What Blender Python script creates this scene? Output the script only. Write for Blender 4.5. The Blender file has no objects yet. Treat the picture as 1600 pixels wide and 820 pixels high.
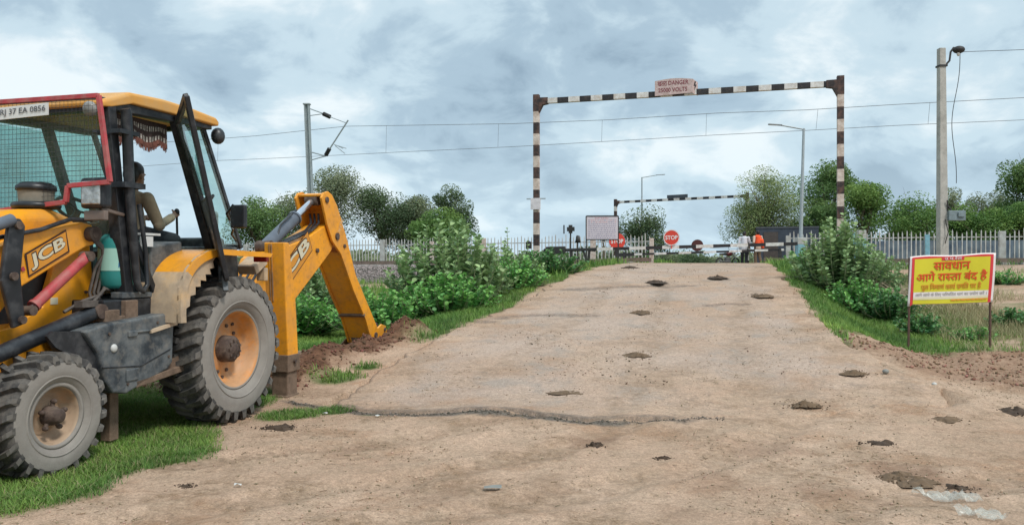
import bpy, bmesh, math, random
import numpy as np
from mathutils import Vector, Matrix
random.seed(7)
rs = np.random.RandomState(11)
C = bpy.context.scene.collection
SC = bpy.context.scene
RAD = math.radians

# ---------------------------------------------------------------- camera
cam_d = bpy.data.cameras.new('camera')
cam = bpy.data.objects.new('camera', cam_d); C.objects.link(cam)
cam.location = (0, 0, 1.55); cam.rotation_euler = (RAD(90), 0, 0)
cam_d.sensor_width = 36; cam_d.lens = 27.0
cam_d.clip_start = 0.05; cam_d.clip_end = 9000
SC.camera = cam

# ---------------------------------------------------------------- sky and sun
SUN_EL, SUN_AZ = RAD(52), RAD(140)      # azimuth clockwise from +Y: behind the camera, to the right
W = bpy.data.worlds.new('World'); SC.world = W; W.use_nodes = True
nt = W.node_tree; nt.nodes.clear()
def wn(t, **k):
    n = nt.nodes.new(t)
    for a, b in k.items(): setattr(n, a, b)
    return n
def wl(a, b): nt.links.new(a, b)
def wm(op, a, b=None, c=None):
    n = wn('ShaderNodeMath', operation=op)
    for i, v in enumerate((a, b, c)):
        if v is None: continue
        if isinstance(v, (int, float)): n.inputs[i].default_value = v
        else: wl(v, n.inputs[i])
    return n.outputs[0]
tc = wn('ShaderNodeTexCoord'); sep = wn('ShaderNodeSeparateXYZ'); wl(tc.outputs['Generated'], sep.inputs[0])
zc = wm('MAXIMUM', sep.outputs[2], 0.0)
den = wm('ADD', zc, 0.42)
cmb = wn('ShaderNodeCombineXYZ')
wl(wm('DIVIDE', sep.outputs[0], den), cmb.inputs[0]); wl(wm('DIVIDE', sep.outputs[1], den), cmb.inputs[1])
cmb.inputs[2].default_value = 3.7
def wnoise(scale, det, rough, dist, off):
    mp = wn('ShaderNodeMapping'); mp.inputs['Location'].default_value = off
    wl(cmb.outputs[0], mp.inputs[0])
    n = wn('ShaderNodeTexNoise'); n.inputs['Scale'].default_value = scale; n.inputs['Detail'].default_value = det
    n.inputs['Roughness'].default_value = rough; n.inputs['Distortion'].default_value = dist
    wl(mp.outputs[0], n.inputs['Vector']); return n.outputs[0]
def wramp(fac, stops, interp='EASE'):
    r = wn('ShaderNodeValToRGB'); r.color_ramp.interpolation = interp
    el = r.color_ramp.elements
    while len(el) < len(stops): el.new(0.5)
    for e, (p, c) in zip(el, stops): e.position = p; e.color = (*c, 1)
    wl(fac, r.inputs[0]); return r.outputs[0]
def wmix(fac, a, b, mode='MIX'):
    n = wn('ShaderNodeMix', data_type='RGBA', blend_type=mode)
    if isinstance(fac, (int, float)): n.inputs[0].default_value = fac
    else: wl(fac, n.inputs[0])
    for s, v in ((6, a), (7, b)):
        if isinstance(v, tuple): n.inputs[s].default_value = (*v, 1)
        else: wl(v, n.inputs[s])
    return n.outputs[2]
big = wnoise(1.9, 7, 0.50, 0.1, (4.35, 2.2, 0))
med = wnoise(4.6, 8, 0.56, 0.35, (7.2, 3.1, 2))
f1 = wm('ADD', wm('MULTIPLY', big, 0.62), wm('MULTIPLY', med, 0.38))
# slate undersides -> mid grey blue -> white tops
cl = wramp(f1, [(0.38, (2.6, 3.65, 4.6)), (0.46, (3.9, 5.2, 6.2)), (0.52, (5.5, 6.9, 7.7)), (0.60, (8.0, 8.8, 9.1))])
# the thin bright band low over the horizon
hz = wm('SUBTRACT', 1.0, wm('MINIMUM', wm('MULTIPLY', zc, 5.5), 1.0))
cl = wmix(wm('MULTIPLY', hz, 0.55), cl, (6.0, 7.6, 8.6))
sky = wn('ShaderNodeTexSky'); sky.sky_type = 'NISHITA'; sky.sun_disc = False
sky.sun_elevation = SUN_EL; sky.sun_rotation = SUN_AZ; sky.dust_density = 2.0
cov = wm('MULTIPLY', wm('SUBTRACT', 1.0, hz), 0.08)
col = wmix(cov, cl, sky.outputs[0])
# an overcast sky is brighter overhead than near the horizon
up = wm('ADD', 1.0, wm('MULTIPLY', wm('MULTIPLY', wm('MAXIMUM', wm('SUBTRACT', zc, 0.40), 0.0), 1.3), 1.0))
vm = wn('ShaderNodeVectorMath', operation='SCALE'); wl(col, vm.inputs[0]); wl(up, vm.inputs['Scale'])
bg = wn('ShaderNodeBackground'); bg.inputs['Strength'].default_value = 0.1
wl(vm.outputs[0], bg.inputs['Color'])
wo = wn('ShaderNodeOutputWorld'); wl(bg.outputs[0], wo.inputs['Surface'])
W.cycles.sampling_method = 'MANUAL'; W.cycles.sample_map_resolution = 512

sd = bpy.data.lights.new('sun', 'SUN'); sd.energy = 2.3; sd.angle = RAD(10); sd.color = (1.0, 0.955, 0.89)
sun = bpy.data.objects.new('sun', sd); C.objects.link(sun)
sv = Vector((math.sin(SUN_AZ)*math.cos(SUN_EL), math.cos(SUN_AZ)*math.cos(SUN_EL), math.sin(SUN_EL)))
sun.rotation_euler = sv.to_track_quat('Z', 'Y').to_euler()
SC.view_settings.view_transform = 'Standard'; SC.view_settings.look = 'None'
SC.view_settings.exposure = 0.2; SC.view_settings.gamma = 1.0; SC.view_settings.use_curve_mapping = False
SC.cycles.max_bounces = 8; SC.cycles.transparent_max_bounces = 24

# ---------------------------------------------------------------- materials
MATS = {}
def mat(name, base, rough=0.75, var=0.18, vscale=6.0, bump=0.0, bscale=60.0, dust=None, metallic=0.0, tint=0.0,
        spec=0.4, translucent=0.0, detail=5, stain=None, bdist=0.01):
    """dust / stain = (colour, amount 0..1, noise scale)"""
    if name in MATS: return MATS[name]
    m = bpy.data.materials.new(name); m.use_nodes = True; t = m.node_tree; t.nodes.clear()
    def N(k, **kw):
        n_ = t.nodes.new(k)
        for a_, b_ in kw.items(): setattr(n_, a_, b_)
        return n_
    Lk = t.links.new
    out = N('ShaderNodeOutputMaterial'); p = N('ShaderNodeBsdfPrincipled')
    co = N('ShaderNodeTexCoord')
    def noise(s, d=detail, r=0.6):
        n = N('ShaderNodeTexNoise'); n.inputs['Scale'].default_value = s; n.inputs['Detail'].default_value = d
        n.inputs['Roughness'].default_value = r; Lk(co.outputs['Object'], n.inputs['Vector']); return n.outputs[0]
    def mr(v, a, b, c, d):
        n = N('ShaderNodeMapRange'); Lk(v, n.inputs[0])
        for i, x in enumerate((a, b, c, d)): n.inputs[i+1].default_value = x
        return n.outputs[0]
    def mx(f, a, b, mode='MIX'):
        n = N('ShaderNodeMix', data_type='RGBA', blend_type=mode)
        if isinstance(f, (int, float)): n.inputs[0].default_value = f
        else: Lk(f, n.inputs[0])
        for s_, v in ((6, a), (7, b)):
            if isinstance(v, tuple): n.inputs[s_].default_value = (*v, 1)
            else: Lk(v, n.inputs[s_])
        return n.outputs[2]
    c = mx(mr(noise(vscale), .3, .7, 0, 1), tuple(x*(1-var) for x in base), tuple(min(1, x*(1+var)) for x in base))
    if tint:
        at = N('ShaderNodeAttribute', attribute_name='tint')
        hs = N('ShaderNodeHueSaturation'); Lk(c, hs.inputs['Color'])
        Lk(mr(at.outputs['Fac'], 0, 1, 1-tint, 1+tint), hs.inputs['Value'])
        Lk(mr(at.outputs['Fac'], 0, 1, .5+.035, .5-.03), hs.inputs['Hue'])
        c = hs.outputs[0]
    for lay, lo in ((dust, .0), (stain, .12)):
        if lay:
            dc, am, ds = lay
            f = mr(noise(ds, 8, .68), .62-am*.5-.04, .62-am*.5+.16, 0, min(1, am*1.25+.15))
            c = mx(f, c, dc)
    Lk(c, p.inputs['Base Color'])
    p.inputs['Roughness'].default_value = rough; p.inputs['Metallic'].default_value = metallic
    p.inputs['Specular IOR Level'].default_value = spec
    if bump:
        b = N('ShaderNodeBump'); b.inputs['Strength'].default_value = bump; b.inputs['Distance'].default_value = bdist
        Lk(noise(bscale, 6, .65), b.inputs['Height']); Lk(b.outputs[0], p.inputs['Normal'])
    if translucent:
        tr = N('ShaderNodeBsdfTranslucent'); Lk(c, tr.inputs[0]); ms = N('ShaderNodeMixShader')
        ms.inputs[0].default_value = translucent; Lk(p.outputs[0], ms.inputs[1]); Lk(tr.outputs[0], ms.inputs[2])
        Lk(ms.outputs[0], out.inputs[0])
    else: Lk(p.outputs[0], out.inputs[0])
    MATS[name] = m; return m

def glass_mat(name, tint, dirt=0.12):
    if name in MATS: return MATS[name]
    m = bpy.data.materials.new(name); m.use_nodes = True; t = m.node_tree; t.nodes.clear(); Lk = t.links.new
    o = t.nodes.new('ShaderNodeOutputMaterial'); tr = t.nodes.new('ShaderNodeBsdfTransparent'); tr.inputs[0].default_value = (*tint, 1)
    gl = t.nodes.new('ShaderNodeBsdfGlossy'); gl.inputs['Roughness'].default_value = 0.03; gl.inputs['Color'].default_value = (.9, .95, .95, 1)
    fr = t.nodes.new('ShaderNodeFresnel'); fr.inputs[0].default_value = 1.5
    ms = t.nodes.new('ShaderNodeMixShader'); 
    ge = t.nodes.new('ShaderNodeNewGeometry'); iv = t.nodes.new('ShaderNodeMath'); iv.operation = 'SUBTRACT'; iv.inputs[0].default_value = 1; Lk(ge.outputs['Backfacing'], iv.inputs[1])
    mu = t.nodes.new('ShaderNodeMath'); mu.operation = 'MULTIPLY'; Lk(fr.outputs[0], mu.inputs[0]); Lk(iv.outputs[0], mu.inputs[1])
    Lk(mu.outputs[0], ms.inputs[0]); Lk(tr.outputs[0], ms.inputs[1]); Lk(gl.outputs[0], ms.inputs[2])
    df = t.nodes.new('ShaderNodeBsdfDiffuse'); df.inputs[0].default_value = (.42, .45, .4, 1)
    no = t.nodes.new('ShaderNodeTexNoise'); no.inputs['Scale'].default_value = 3; no.inputs['Detail'].default_value = 7
    co = t.nodes.new('ShaderNodeTexCoord'); Lk(co.outputs['Object'], no.inputs[0])
    mr = t.nodes.new('ShaderNodeMapRange'); Lk(no.outputs[0], mr.inputs[0]); mr.inputs[1].default_value = .35; mr.inputs[2].default_value = .8
    mr.inputs[3].default_value = dirt*.4; mr.inputs[4].default_value = dirt*1.8
    m2 = t.nodes.new('ShaderNodeMixShader'); Lk(mr.outputs[0], m2.inputs[0]); Lk(ms.outputs[0], m2.inputs[1]); Lk(df.outputs[0], m2.inputs[2])
    Lk(m2.outputs[0], o.inputs[0]); MATS[name] = m; return m

# ---------------------------------------------------------------- mesh helpers
def link(name, me, parent=None):
    o = bpy.data.objects.new(name, me); C.objects.link(o)
    if parent is not None: o.parent = parent
    return o
def tag(o, label=None, cat=None, group=None, kind=None):
    if label: o['label'] = label
    if cat: o['category'] = cat
    if group: o['group'] = group
    if kind: o['kind'] = kind
    return o
def empty(name, loc, rz=0, label=None, cat=None, group=None):
    o = bpy.data.objects.new(name, None); C.objects.link(o); o.location = loc; o.rotation_euler = (0, 0, rz)
    o.empty_display_size = .2
    return tag(o, label, cat, group)

class MB:
    def __init__(s): s.v = []; s.f = []; s.m = []; s.sm = []
    def add(s, vs, fs, mi=0, smooth=False):
        b = len(s.v); s.v += [tuple(v) for v in vs]
        for f in fs: s.f.append([b+i for i in f]); s.m.append(mi); s.sm.append(smooth)
        return s
    def box(s, c, d, R=None, mi=0):
        vs = [Vector((sx*d[0]/2, sy*d[1]/2, sz*d[2]/2)) for sz in (-1, 1) for sy in (-1, 1) for sx in (-1, 1)]
        if R is not None: vs = [R @ v for v in vs]
        c = Vector(c)
        return s.add([v+c for v in vs], [(0,2,3,1),(4,5,7,6),(0,1,5,4),(2,6,7,3),(0,4,6,2),(1,3,7,5)], mi)
    def bar(s, p, q, w, h=None, mi=0, up=(0,0,1)):
        p, q = Vector(p), Vector(q); h = w if h is None else h
        d = (q-p); L = d.length; d.normalize(); u = Vector(up)
        if abs(d.dot(u)) > .98: u = Vector((1,0,0))
        a = d.cross(u).normalized(); b = a.cross(d).normalized()
        R = Matrix((d, a, b)).transposed()
        return s.box((p+q)/2, (L, w, h), R, mi)
    def tube(s, pts, r, n=10, mi=0, caps=True, smooth=True):
        pts = [Vector(p) for p in pts]
        rr = r if isinstance(r, (list, tuple)) else [r]*len(pts)
        rings = []; prev = None
        for i, p in enumerate(pts):
            d = (pts[min(i+1, len(pts)-1)] - pts[max(i-1, 0)]).normalized()
            if prev is None:
                u = Vector((0,0,1)) if abs(d.z) < .9 else Vector((1,0,0))
                a = d.cross(u).normalized()
            else: a = (prev - d*prev.dot(d)).normalized()
            prev = a; b = d.cross(a)
            rings.append([p + (a*math.cos(2*math.pi*k/n) + b*math.sin(2*math.pi*k/n))*rr[i] for k in range(n)])
        vs = [v for g in rings for v in g]; fs = []
        for i in range(len(pts)-1):
            for k in range(n):
                k2 = (k+1) % n; fs.append((i*n+k, i*n+k2, (i+1)*n+k2, (i+1)*n+k))
        s.add(vs, fs, mi, smooth)
        if caps:
            s.add(rings[0], [tuple(range(n-1,-1,-1))], mi); s.add(rings[-1], [tuple(range(n))], mi)
        return s
    def prism(s, poly, a, b, axis='y', mi=0):
        """poly 2D extruded along axis; y: poly=(x,z); x: poly=(y,z); z: poly=(x,y)"""
        def P(p, t):
            if axis == 'y': return (p[0], t, p[1])
            if axis == 'x': return (t, p[0], p[1])
            return (p[0], p[1], t)
        n = len(poly); vs = [P(p, a) for p in poly] + [P(p, b) for p in poly]
        fs = [tuple(range(n)), tuple(range(2*n-1, n-1, -1))] + [(i, i+n, (i+1) % n + n, (i+1) % n) for i in range(n)]
        return s.add(vs, fs, mi)
    def lathe(s, prof, o, axis='y', n=40, mi=0, smooth=True, sgn=1):
        """prof = [(r, t)], revolved about axis through o"""
        o = Vector(o); vs = []
        for r, t in prof:
            for k in range(n):
                a = 2*math.pi*k/n; c_, s_ = r*math.cos(a), r*math.sin(a)
                vs.append(o + (Vector((c_, t*sgn, s_)) if axis == 'y' else Vector((c_, s_, t*sgn)) if axis == 'z' else Vector((t*sgn, c_, s_))))
        fs = []
        for i in range(len(prof)-1):
            for k in range(n):
                k2 = (k+1) % n; fs.append((i*n+k, i*n+k2, (i+1)*n+k2, (i+1)*n+k))
        return s.add(vs, fs, mi, smooth)
    def ell(s, c, r, n=12, mi=0, R=None):
        vs = []; fs = []; c = Vector(c); m = n//2
        for i in range(m+1):
            th = math.pi*i/m
            for k in range(n):
                ph = 2*math.pi*k/n
                v = Vector((r[0]*math.sin(th)*math.cos(ph), r[1]*math.sin(th)*math.sin(ph), r[2]*math.cos(th)))
                vs.append((R @ v if R is not None else v) + c)
        for i in range(m):
            for k in range(n):
                k2 = (k+1) % n; fs.append((i*n+k, (i+1)*n+k, (i+1)*n+k2, i*n+k2))
        return s.add(vs, fs, mi, True)
    def build(s, name, mats, parent=None, bevel=0, seg=2, normals=True):
        me = bpy.data.meshes.new(name); me.from_pydata(s.v, [], s.f)
        for m in (mats if isinstance(mats, (list, tuple)) else [mats]): me.materials.append(m)
        me.polygons.foreach_set('material_index', s.m); me.polygons.foreach_set('use_smooth', s.sm)
        me.validate(clean_customdata=False)
        if normals:
            bm = bmesh.new(); bm.from_mesh(me); bmesh.ops.recalc_face_normals(bm, faces=bm.faces); bm.to_mesh(me); bm.free()
        o = link(name, me, parent)
        if bevel:
            b = o.modifiers.new('bevel', 'BEVEL'); b.width = bevel; b.segments = seg; b.limit_method = 'ANGLE'; b.angle_limit = RAD(40)
        return o

def np_mesh(name, V, F, mats, tint=None, parent=None, smooth=False, attrs=None):
    """V (n,3), F (m,k) of one size k"""
    me = bpy.data.meshes.new(name); V = np.asarray(V, np.float32); F = np.asarray(F, np.int32)
    k = F.shape[1]; me.vertices.add(len(V)); me.vertices.foreach_set('co', V.ravel())
    me.loops.add(F.size); me.loops.foreach_set('vertex_index', F.ravel())
    me.polygons.add(len(F)); me.polygons.foreach_set('loop_start', np.arange(0, F.size, k, dtype=np.int32))
    me.polygons.foreach_set('loop_total', np.full(len(F), k, np.int32))
    if smooth: me.polygons.foreach_set('use_smooth', np.ones(len(F), bool))
    for m in (mats if isinstance(mats, (list, tuple)) else [mats]): me.materials.append(m)
    for an, av in dict(attrs or {}, **({'tint': tint} if tint is not None else {})).items():
        at = me.attributes.new(an, 'FLOAT', 'POINT'); at.data.foreach_set('value', np.asarray(av, np.float32).ravel())
    me.update(); me.validate(clean_customdata=False)
    return link(name, me, parent)

def hashf(ix, iy, seed):
    with np.errstate(over='ignore'):
        h = (ix.astype(np.int64)*374761393 + iy.astype(np.int64)*668265263 + seed*974634777) & 0xffffffff
        h = ((h ^ (h >> 13))*1274126177) & 0xffffffff
        h = (h ^ (h >> 16)) & 0xffffff
    return h/float(0xffffff)
def vnoise(x, y, seed=0):
    x = np.asarray(x, float); y = np.asarray(y, float)
    ix = np.floor(x); iy = np.floor(y); fx = x-ix; fy = y-iy
    fx = fx*fx*(3-2*fx); fy = fy*fy*(3-2*fy)
    a = hashf(ix, iy, seed); b = hashf(ix+1, iy, seed); c = hashf(ix, iy+1, seed); d = hashf(ix+1, iy+1, seed)
    return (a*(1-fx)+b*fx)*(1-fy) + (c*(1-fx)+d*fx)*fy
def fbm(x, y, o=4, seed=0):
    r = 0; a = .5
    for i in range(o): r = r + a*vnoise(x*2**i, y*2**i, seed+i*17); a *= .5
    return r
def sstep(a, b, x):
    t = np.clip((np.asarray(x, float)-a)/(b-a), 0, 1); return t*t*(3-2*t)
# ---------------------------------------------------------------- lay of the land
# railway frame: u runs along the track (to the right and nearer), v away across it
CU, SU = 0.9563, 0.2923
def uv(X, Y): return X*CU - Y*SU, X*SU + Y*CU
def xy(u, v): return u*CU + v*SU, -u*SU + v*CU
RV = [-50, 8.2, 9.85, 12, 15, 17.3, 20.8, 24, 27.5, 43, 52, 70, 110]
RZ = [0, 0, .17, .36, .63, .93, 1.26, 1.42, 1.50, 1.49, 1.25, .7, .2]
LV = [-50, 6, 8, 10, 12.4, 15, 17.3, 20.8, 28, 45, 80]
LU = [-4.6, -4.6, -4.6, -4.8, -4.85, -4.6, -4.5, -4.45, -4.15, -4.1, -4.1]
UV_ = [-50, 9, 11, 12.4, 13.7, 17.5, 23, 30.5, 50]
UU = [2.6, 2.3, 1.6, 1.35, 1.26, .98, .8, .66, .6]
def roadz(v): return np.interp(v, RV, RZ)
def height(X, Y):
    X = np.asarray(X, float); Y = np.asarray(Y, float); u, v = uv(X, Y)
    R = roadz(v)
    uL = np.interp(v, LV, LU); uR = np.interp(v, UV_, UU)
    left = .62*sstep(18, 30, v) + .42*sstep(34, 41, v) - .8*sstep(60, 140, v)
    right = 1.28*np.clip((v-12.5)/17.5, 0, 1)**1.15 + .17*sstep(30, 40, v) - 1.2*sstep(60, 140, v)
    sl = sstep(-.5, -3.2, u-uL); sr = sstep(-.1, 1.5 + 1.6*sstep(16, 24, v), u-uR)
    h = R*(1-sl)*(1-sr) + left*sl + right*sr
    # ballast bank of the railway, cut where the road crosses
    off = sstep(-.3, -1.6, u-uL) + sstep(.3, 1.6, u-uR)
    top = np.interp(u, [-60, -5, 2, 40], [1.16, 1.42, 1.45, 1.5])
    bed = sstep(30.9, 32.2, v)*(1-sstep(36.4, 37.6, v))
    h = np.where(bed*off > 0, h + np.maximum(top-h, 0)*bed*np.clip(off, 0, 1), h)
    d = np.hypot(X, Y)
    h = h*(1-sstep(300, 700, d))
    return h
def relief(X, Y):
    d = np.hypot(X, Y); fade = 1-sstep(30, 60, d)
    u, v = uv(X, Y)
    r = (fbm(X*.5, Y*.5, 3, 5)-.44)*.10 + (fbm(X*2.2, Y*2.2, 4, 9)-.45)*.035 + (fbm(X*9, Y*9, 3, 21)-.43)*.016
    onroad = sstep(.2, -.6, np.maximum(np.interp(v, LV, LU)-u, u-np.interp(v, UV_, UU)))
    r = r*(1-.75*onroad*sstep(8, 10, v))
    return r*fade
def ground_h(X, Y): return height(X, Y) + relief(X, Y)

# broken near edge of the old pavement
EX = [-3.2, -2.25, -1.34, -.53, 0, .63, 1.14, 2.17, 4.5, 7]
EY = [9.0, 8.45, 8.02, 7.98, 7.8, 7.6, 7.4, 7.44, 7.9, 8.6]
def edge_y(X): return np.interp(X, EX, EY) + (fbm(np.asarray(X)*1.5, 3.3, 5, 31)-.47)*.55 + (vnoise(np.asarray(X)*11, 7.7, 33)-.5)*.07

# where turf grows
GX = [(-3.6, 3.5), (-3.08, 4.63), (-2.79, 5.07), (-2.85, 5.5), (-2.7, 5.78), (-2.38, 6.12), (-2.46, 6.44), (-2.66, 6.79), (-2.80, 7.1), (-2.95, 7.7), (-2.75, 8.6), (-2.8, 9.2)]
def grass_mask(X, Y):
    X = np.asarray(X, float); Y = np.asarray(Y, float); u, v = uv(X, Y)
    n = (fbm(X*1.6, Y*1.6, 4, 41)-.47)
    n2 = fbm(X*.45, Y*.45, 3, 55)
    gx = np.interp(Y, [p[1] for p in GX], [p[0] for p in GX])
    g1 = sstep(.12, -.12, X-gx + n*.35)*(Y < 9.3)
    uL = np.interp(v, LV, LU); uR = np.interp(v, UV_, UU)
    g2 = sstep(.1, -.15, (u-uL) + n*.9)*sstep(11.0, 11.8, v + n*1.4)
    g2 = g2*(1 - sstep(.56, .66, n2)*sstep(23, 27, v)*.9)
    g2 = g2*(1-sstep(30.5, 31.3, v)*(1-sstep(37, 38, v)))
    g2b = sstep(-3.0, -3.6, X + n*.9)*(Y > 9.0)*(v <= 12)*sstep(.47, .40, n2+n*.2)
    right = sstep(-.1, .15, (u-uR) + n*.9)*sstep(11.5, 12.1, v + n*.8)
    verge = 1-sstep(2.0, 3.0, (u-uR) + n*1.5)
    scrub = sstep(.42, .54, n2 + n*.5)*.8
    g3 = right*1.0*sstep(12.0, 12.6, Y + n*1.2 + np.maximum(0, 5.2-X)*3)*np.maximum(verge, scrub)
    g = np.maximum.reduce([g1, g2, g2b, g3])
    # tufts by the stabiliser
    for (tx, ty, r) in ((-2.3, 7.85, .38), (-1.9, 8.05, .22), (-1.45, 7.9, .13), (-2.35, 9.9, .45), (-2.0, 10.5, .3)):
        g = np.maximum(g, sstep(r, r*.55, np.hypot(X-tx, (Y-ty)*1.2) + n*.3))
    return np.clip(g, 0, 1)

def axis_pts(segs):
    out = [segs[0][0]]
    for a, b, st in segs:
        n = max(1, int(round((b-a)/st))); out += list(np.linspace(a, b, n+1)[1:])
    return np.array(out)
neg = -np.geomspace(9.0, 4000, 46)[::-1]; pos = np.geomspace(9.5, 4000, 46)
AX = np.concatenate([neg, axis_pts([(-8.9, 9.4, .055)]), pos])
AY = np.concatenate([-np.geomspace(1, 400, 12)[::-1], axis_pts([(0, 3.4, .25), (3.4, 16, .05), (16, 46, .2)]), np.geomspace(47, 5000, 60)])
GXm, GYm = np.meshgrid(AX, AY)
H = ground_h(GXm, GYm)
def on_pave(X, Y):
    u, v = uv(X, Y); uL = np.interp(v, LV, LU); uR = np.interp(v, UV_, UU)
    return (Y > edge_y(X)) & (u > uL+.05) & (u < uR-.05) & (v < 95)
pv = on_pave(GXm, GYm-.12) & on_pave(GXm, GYm+.1)
H = np.where(pv, H-.10, H)
H = H + .012*np.sin(GXm*0) 
gmask = grass_mask(GXm, GYm)
u_, v_ = uv(GXm, GYm)
uRm = np.interp(v_, UV_, UU)
# the strip of dug, reddish earth: right foreground heap and the spoil beside the trench
hn = fbm(GXm*2, GYm*2, 3, 61)-.47
heap = sstep(4.8, 5.3, GXm + hn*1.2)*sstep(12.5, 11.9, GYm + hn*1.0)*sstep(0, .6, GYm + hn*1.1 - np.interp(GXm, [4.9, 5.15, 5.9, 9], [10.0, 9.0, 8.6, 8.5]))*sstep(14, 10, GXm)
rub = fbm(GXm*3.2, GYm*3.2, 5, 71)
H = H + heap*(.03 + .34*np.clip(rub-.40, 0, 1) + .10*(fbm(GXm*12, GYm*12, 3, 85)-.45))*.6
# trench under the bucket and the spoil thrown beside it
def ridge(px, py, qx, qy):
    dx, dy = qx-px, qy-py; L = math.hypot(dx, dy)
    t = np.clip(((GXm-px)*dx + (GYm-py)*dy)/L/L, 0, 1)
    return np.hypot(GXm-px-t*dx, GYm-py-t*dy)
nz = fbm(GXm*3, GYm*3, 5, 81)
tr = ridge(-3.7, 10.3, -2.75, 13.6)
tren = sstep(.40, .18, tr + (nz-.47)*.35)
H = H - .42*tren
sp = np.minimum(ridge(-2.95, 9.8, -2.35, 12.1), ridge(-2.35, 12.1, -1.85, 13.1))
H = H - .22*sstep(1.0, .3, np.hypot(GXm+2.5, GYm-13.3))
spoil = sstep(.70, .15, sp + (nz-.47)*.55)
H = H + .22*sstep(.55, .05, np.hypot(GXm+1.85, GYm-13.0) + (nz-.47)*.5) + .12*sstep(.6, .1, np.hypot(GXm+2.75, GYm-11.0) + (nz-.47)*.5)
spoil = np.maximum(spoil, .8*sstep(.55, .1, ridge(-5.2, 9.3, -4.2, 9.6) + (nz-.47)*.5))
H = H + spoil*(.05 + (.45*np.clip(nz-.36, 0, 1)) + .20*(fbm(GXm*11, GYm*11, 3, 83)-.45))
soil = np.clip(np.maximum.reduce([heap*.68, spoil*1.2, sstep(.5, .3, tr)*(1-gmask*.3)]), 0, 1)
for (px_, py_, r_, a_m) in ((932, 690, .30, .62), (1412, 735, .30, .75), (1190, 700, .42, .40), (1300, 772, .30, .5), (1495, 750, .24, .6), (1235, 600, .5, .35), (1330, 585, .5, .5), (1120, 755, .3, .35), (700, 770, .3, .3), (540, 700, .3, .28), (860, 760, .25, .3), (1060, 800, .2, .3)):
    D_ = 1.55*1200/(py_-410); X_ = (px_-800)/1200*D_
    soil = np.maximum(soil, a_m*sstep(r_, r_*.3, np.hypot(GXm-X_, (GYm-D_)*.9) + (fbm(GXm*7, GYm*7, 4, int(px_))-.47)*r_*1.8))
gmask = gmask*(1-np.clip(spoil+tren, 0, 1))
bal = (1-.8*(u_ > 0))*sstep(30.8, 31.2, v_ + (nz-.47)*.5)*(1-sstep(37.2, 37.8, v_))*np.clip(sstep(-.3, -1.2, u_-np.interp(v_, LV, LU)) + sstep(.3, 1.2, u_-uRm), 0, 1)
ny, nx = GXm.shape
idx = np.arange(nx*ny).reshape(ny, nx)
F = np.stack([idx[:-1, :-1], idx[:-1, 1:], idx[1:, 1:], idx[1:, :-1]], -1).reshape(-1, 4)
V = np.stack([GXm, GYm, H], -1).reshape(-1, 3)
HGT = H
def gz(x, y):
    """height of the finished ground at a point"""
    i = int(np.clip(np.searchsorted(AX, x)-1, 0, nx-2)); j = int(np.clip(np.searchsorted(AY, y)-1, 0, ny-2))
    fx = (x-AX[i])/(AX[i+1]-AX[i]); fy = (y-AY[j])/(AY[j+1]-AY[j])
    return float((HGT[j, i]*(1-fx)+HGT[j, i+1]*fx)*(1-fy) + (HGT[j+1, i]*(1-fx)+HGT[j+1, i+1]*fx)*fy)
def gzv(x, y):
    x = np.asarray(x); y = np.asarray(y)
    i = np.clip(np.searchsorted(AX, x)-1, 0, nx-2); j = np.clip(np.searchsorted(AY, y)-1, 0, ny-2)
    fx = (x-AX[i])/(AX[i+1]-AX[i]); fy = (y-AY[j])/(AY[j+1]-AY[j])
    return (HGT[j, i]*(1-fx)+HGT[j, i+1]*fx)*(1-fy) + (HGT[j+1, i]*(1-fx)+HGT[j+1, i+1]*fx)*fy

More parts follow.
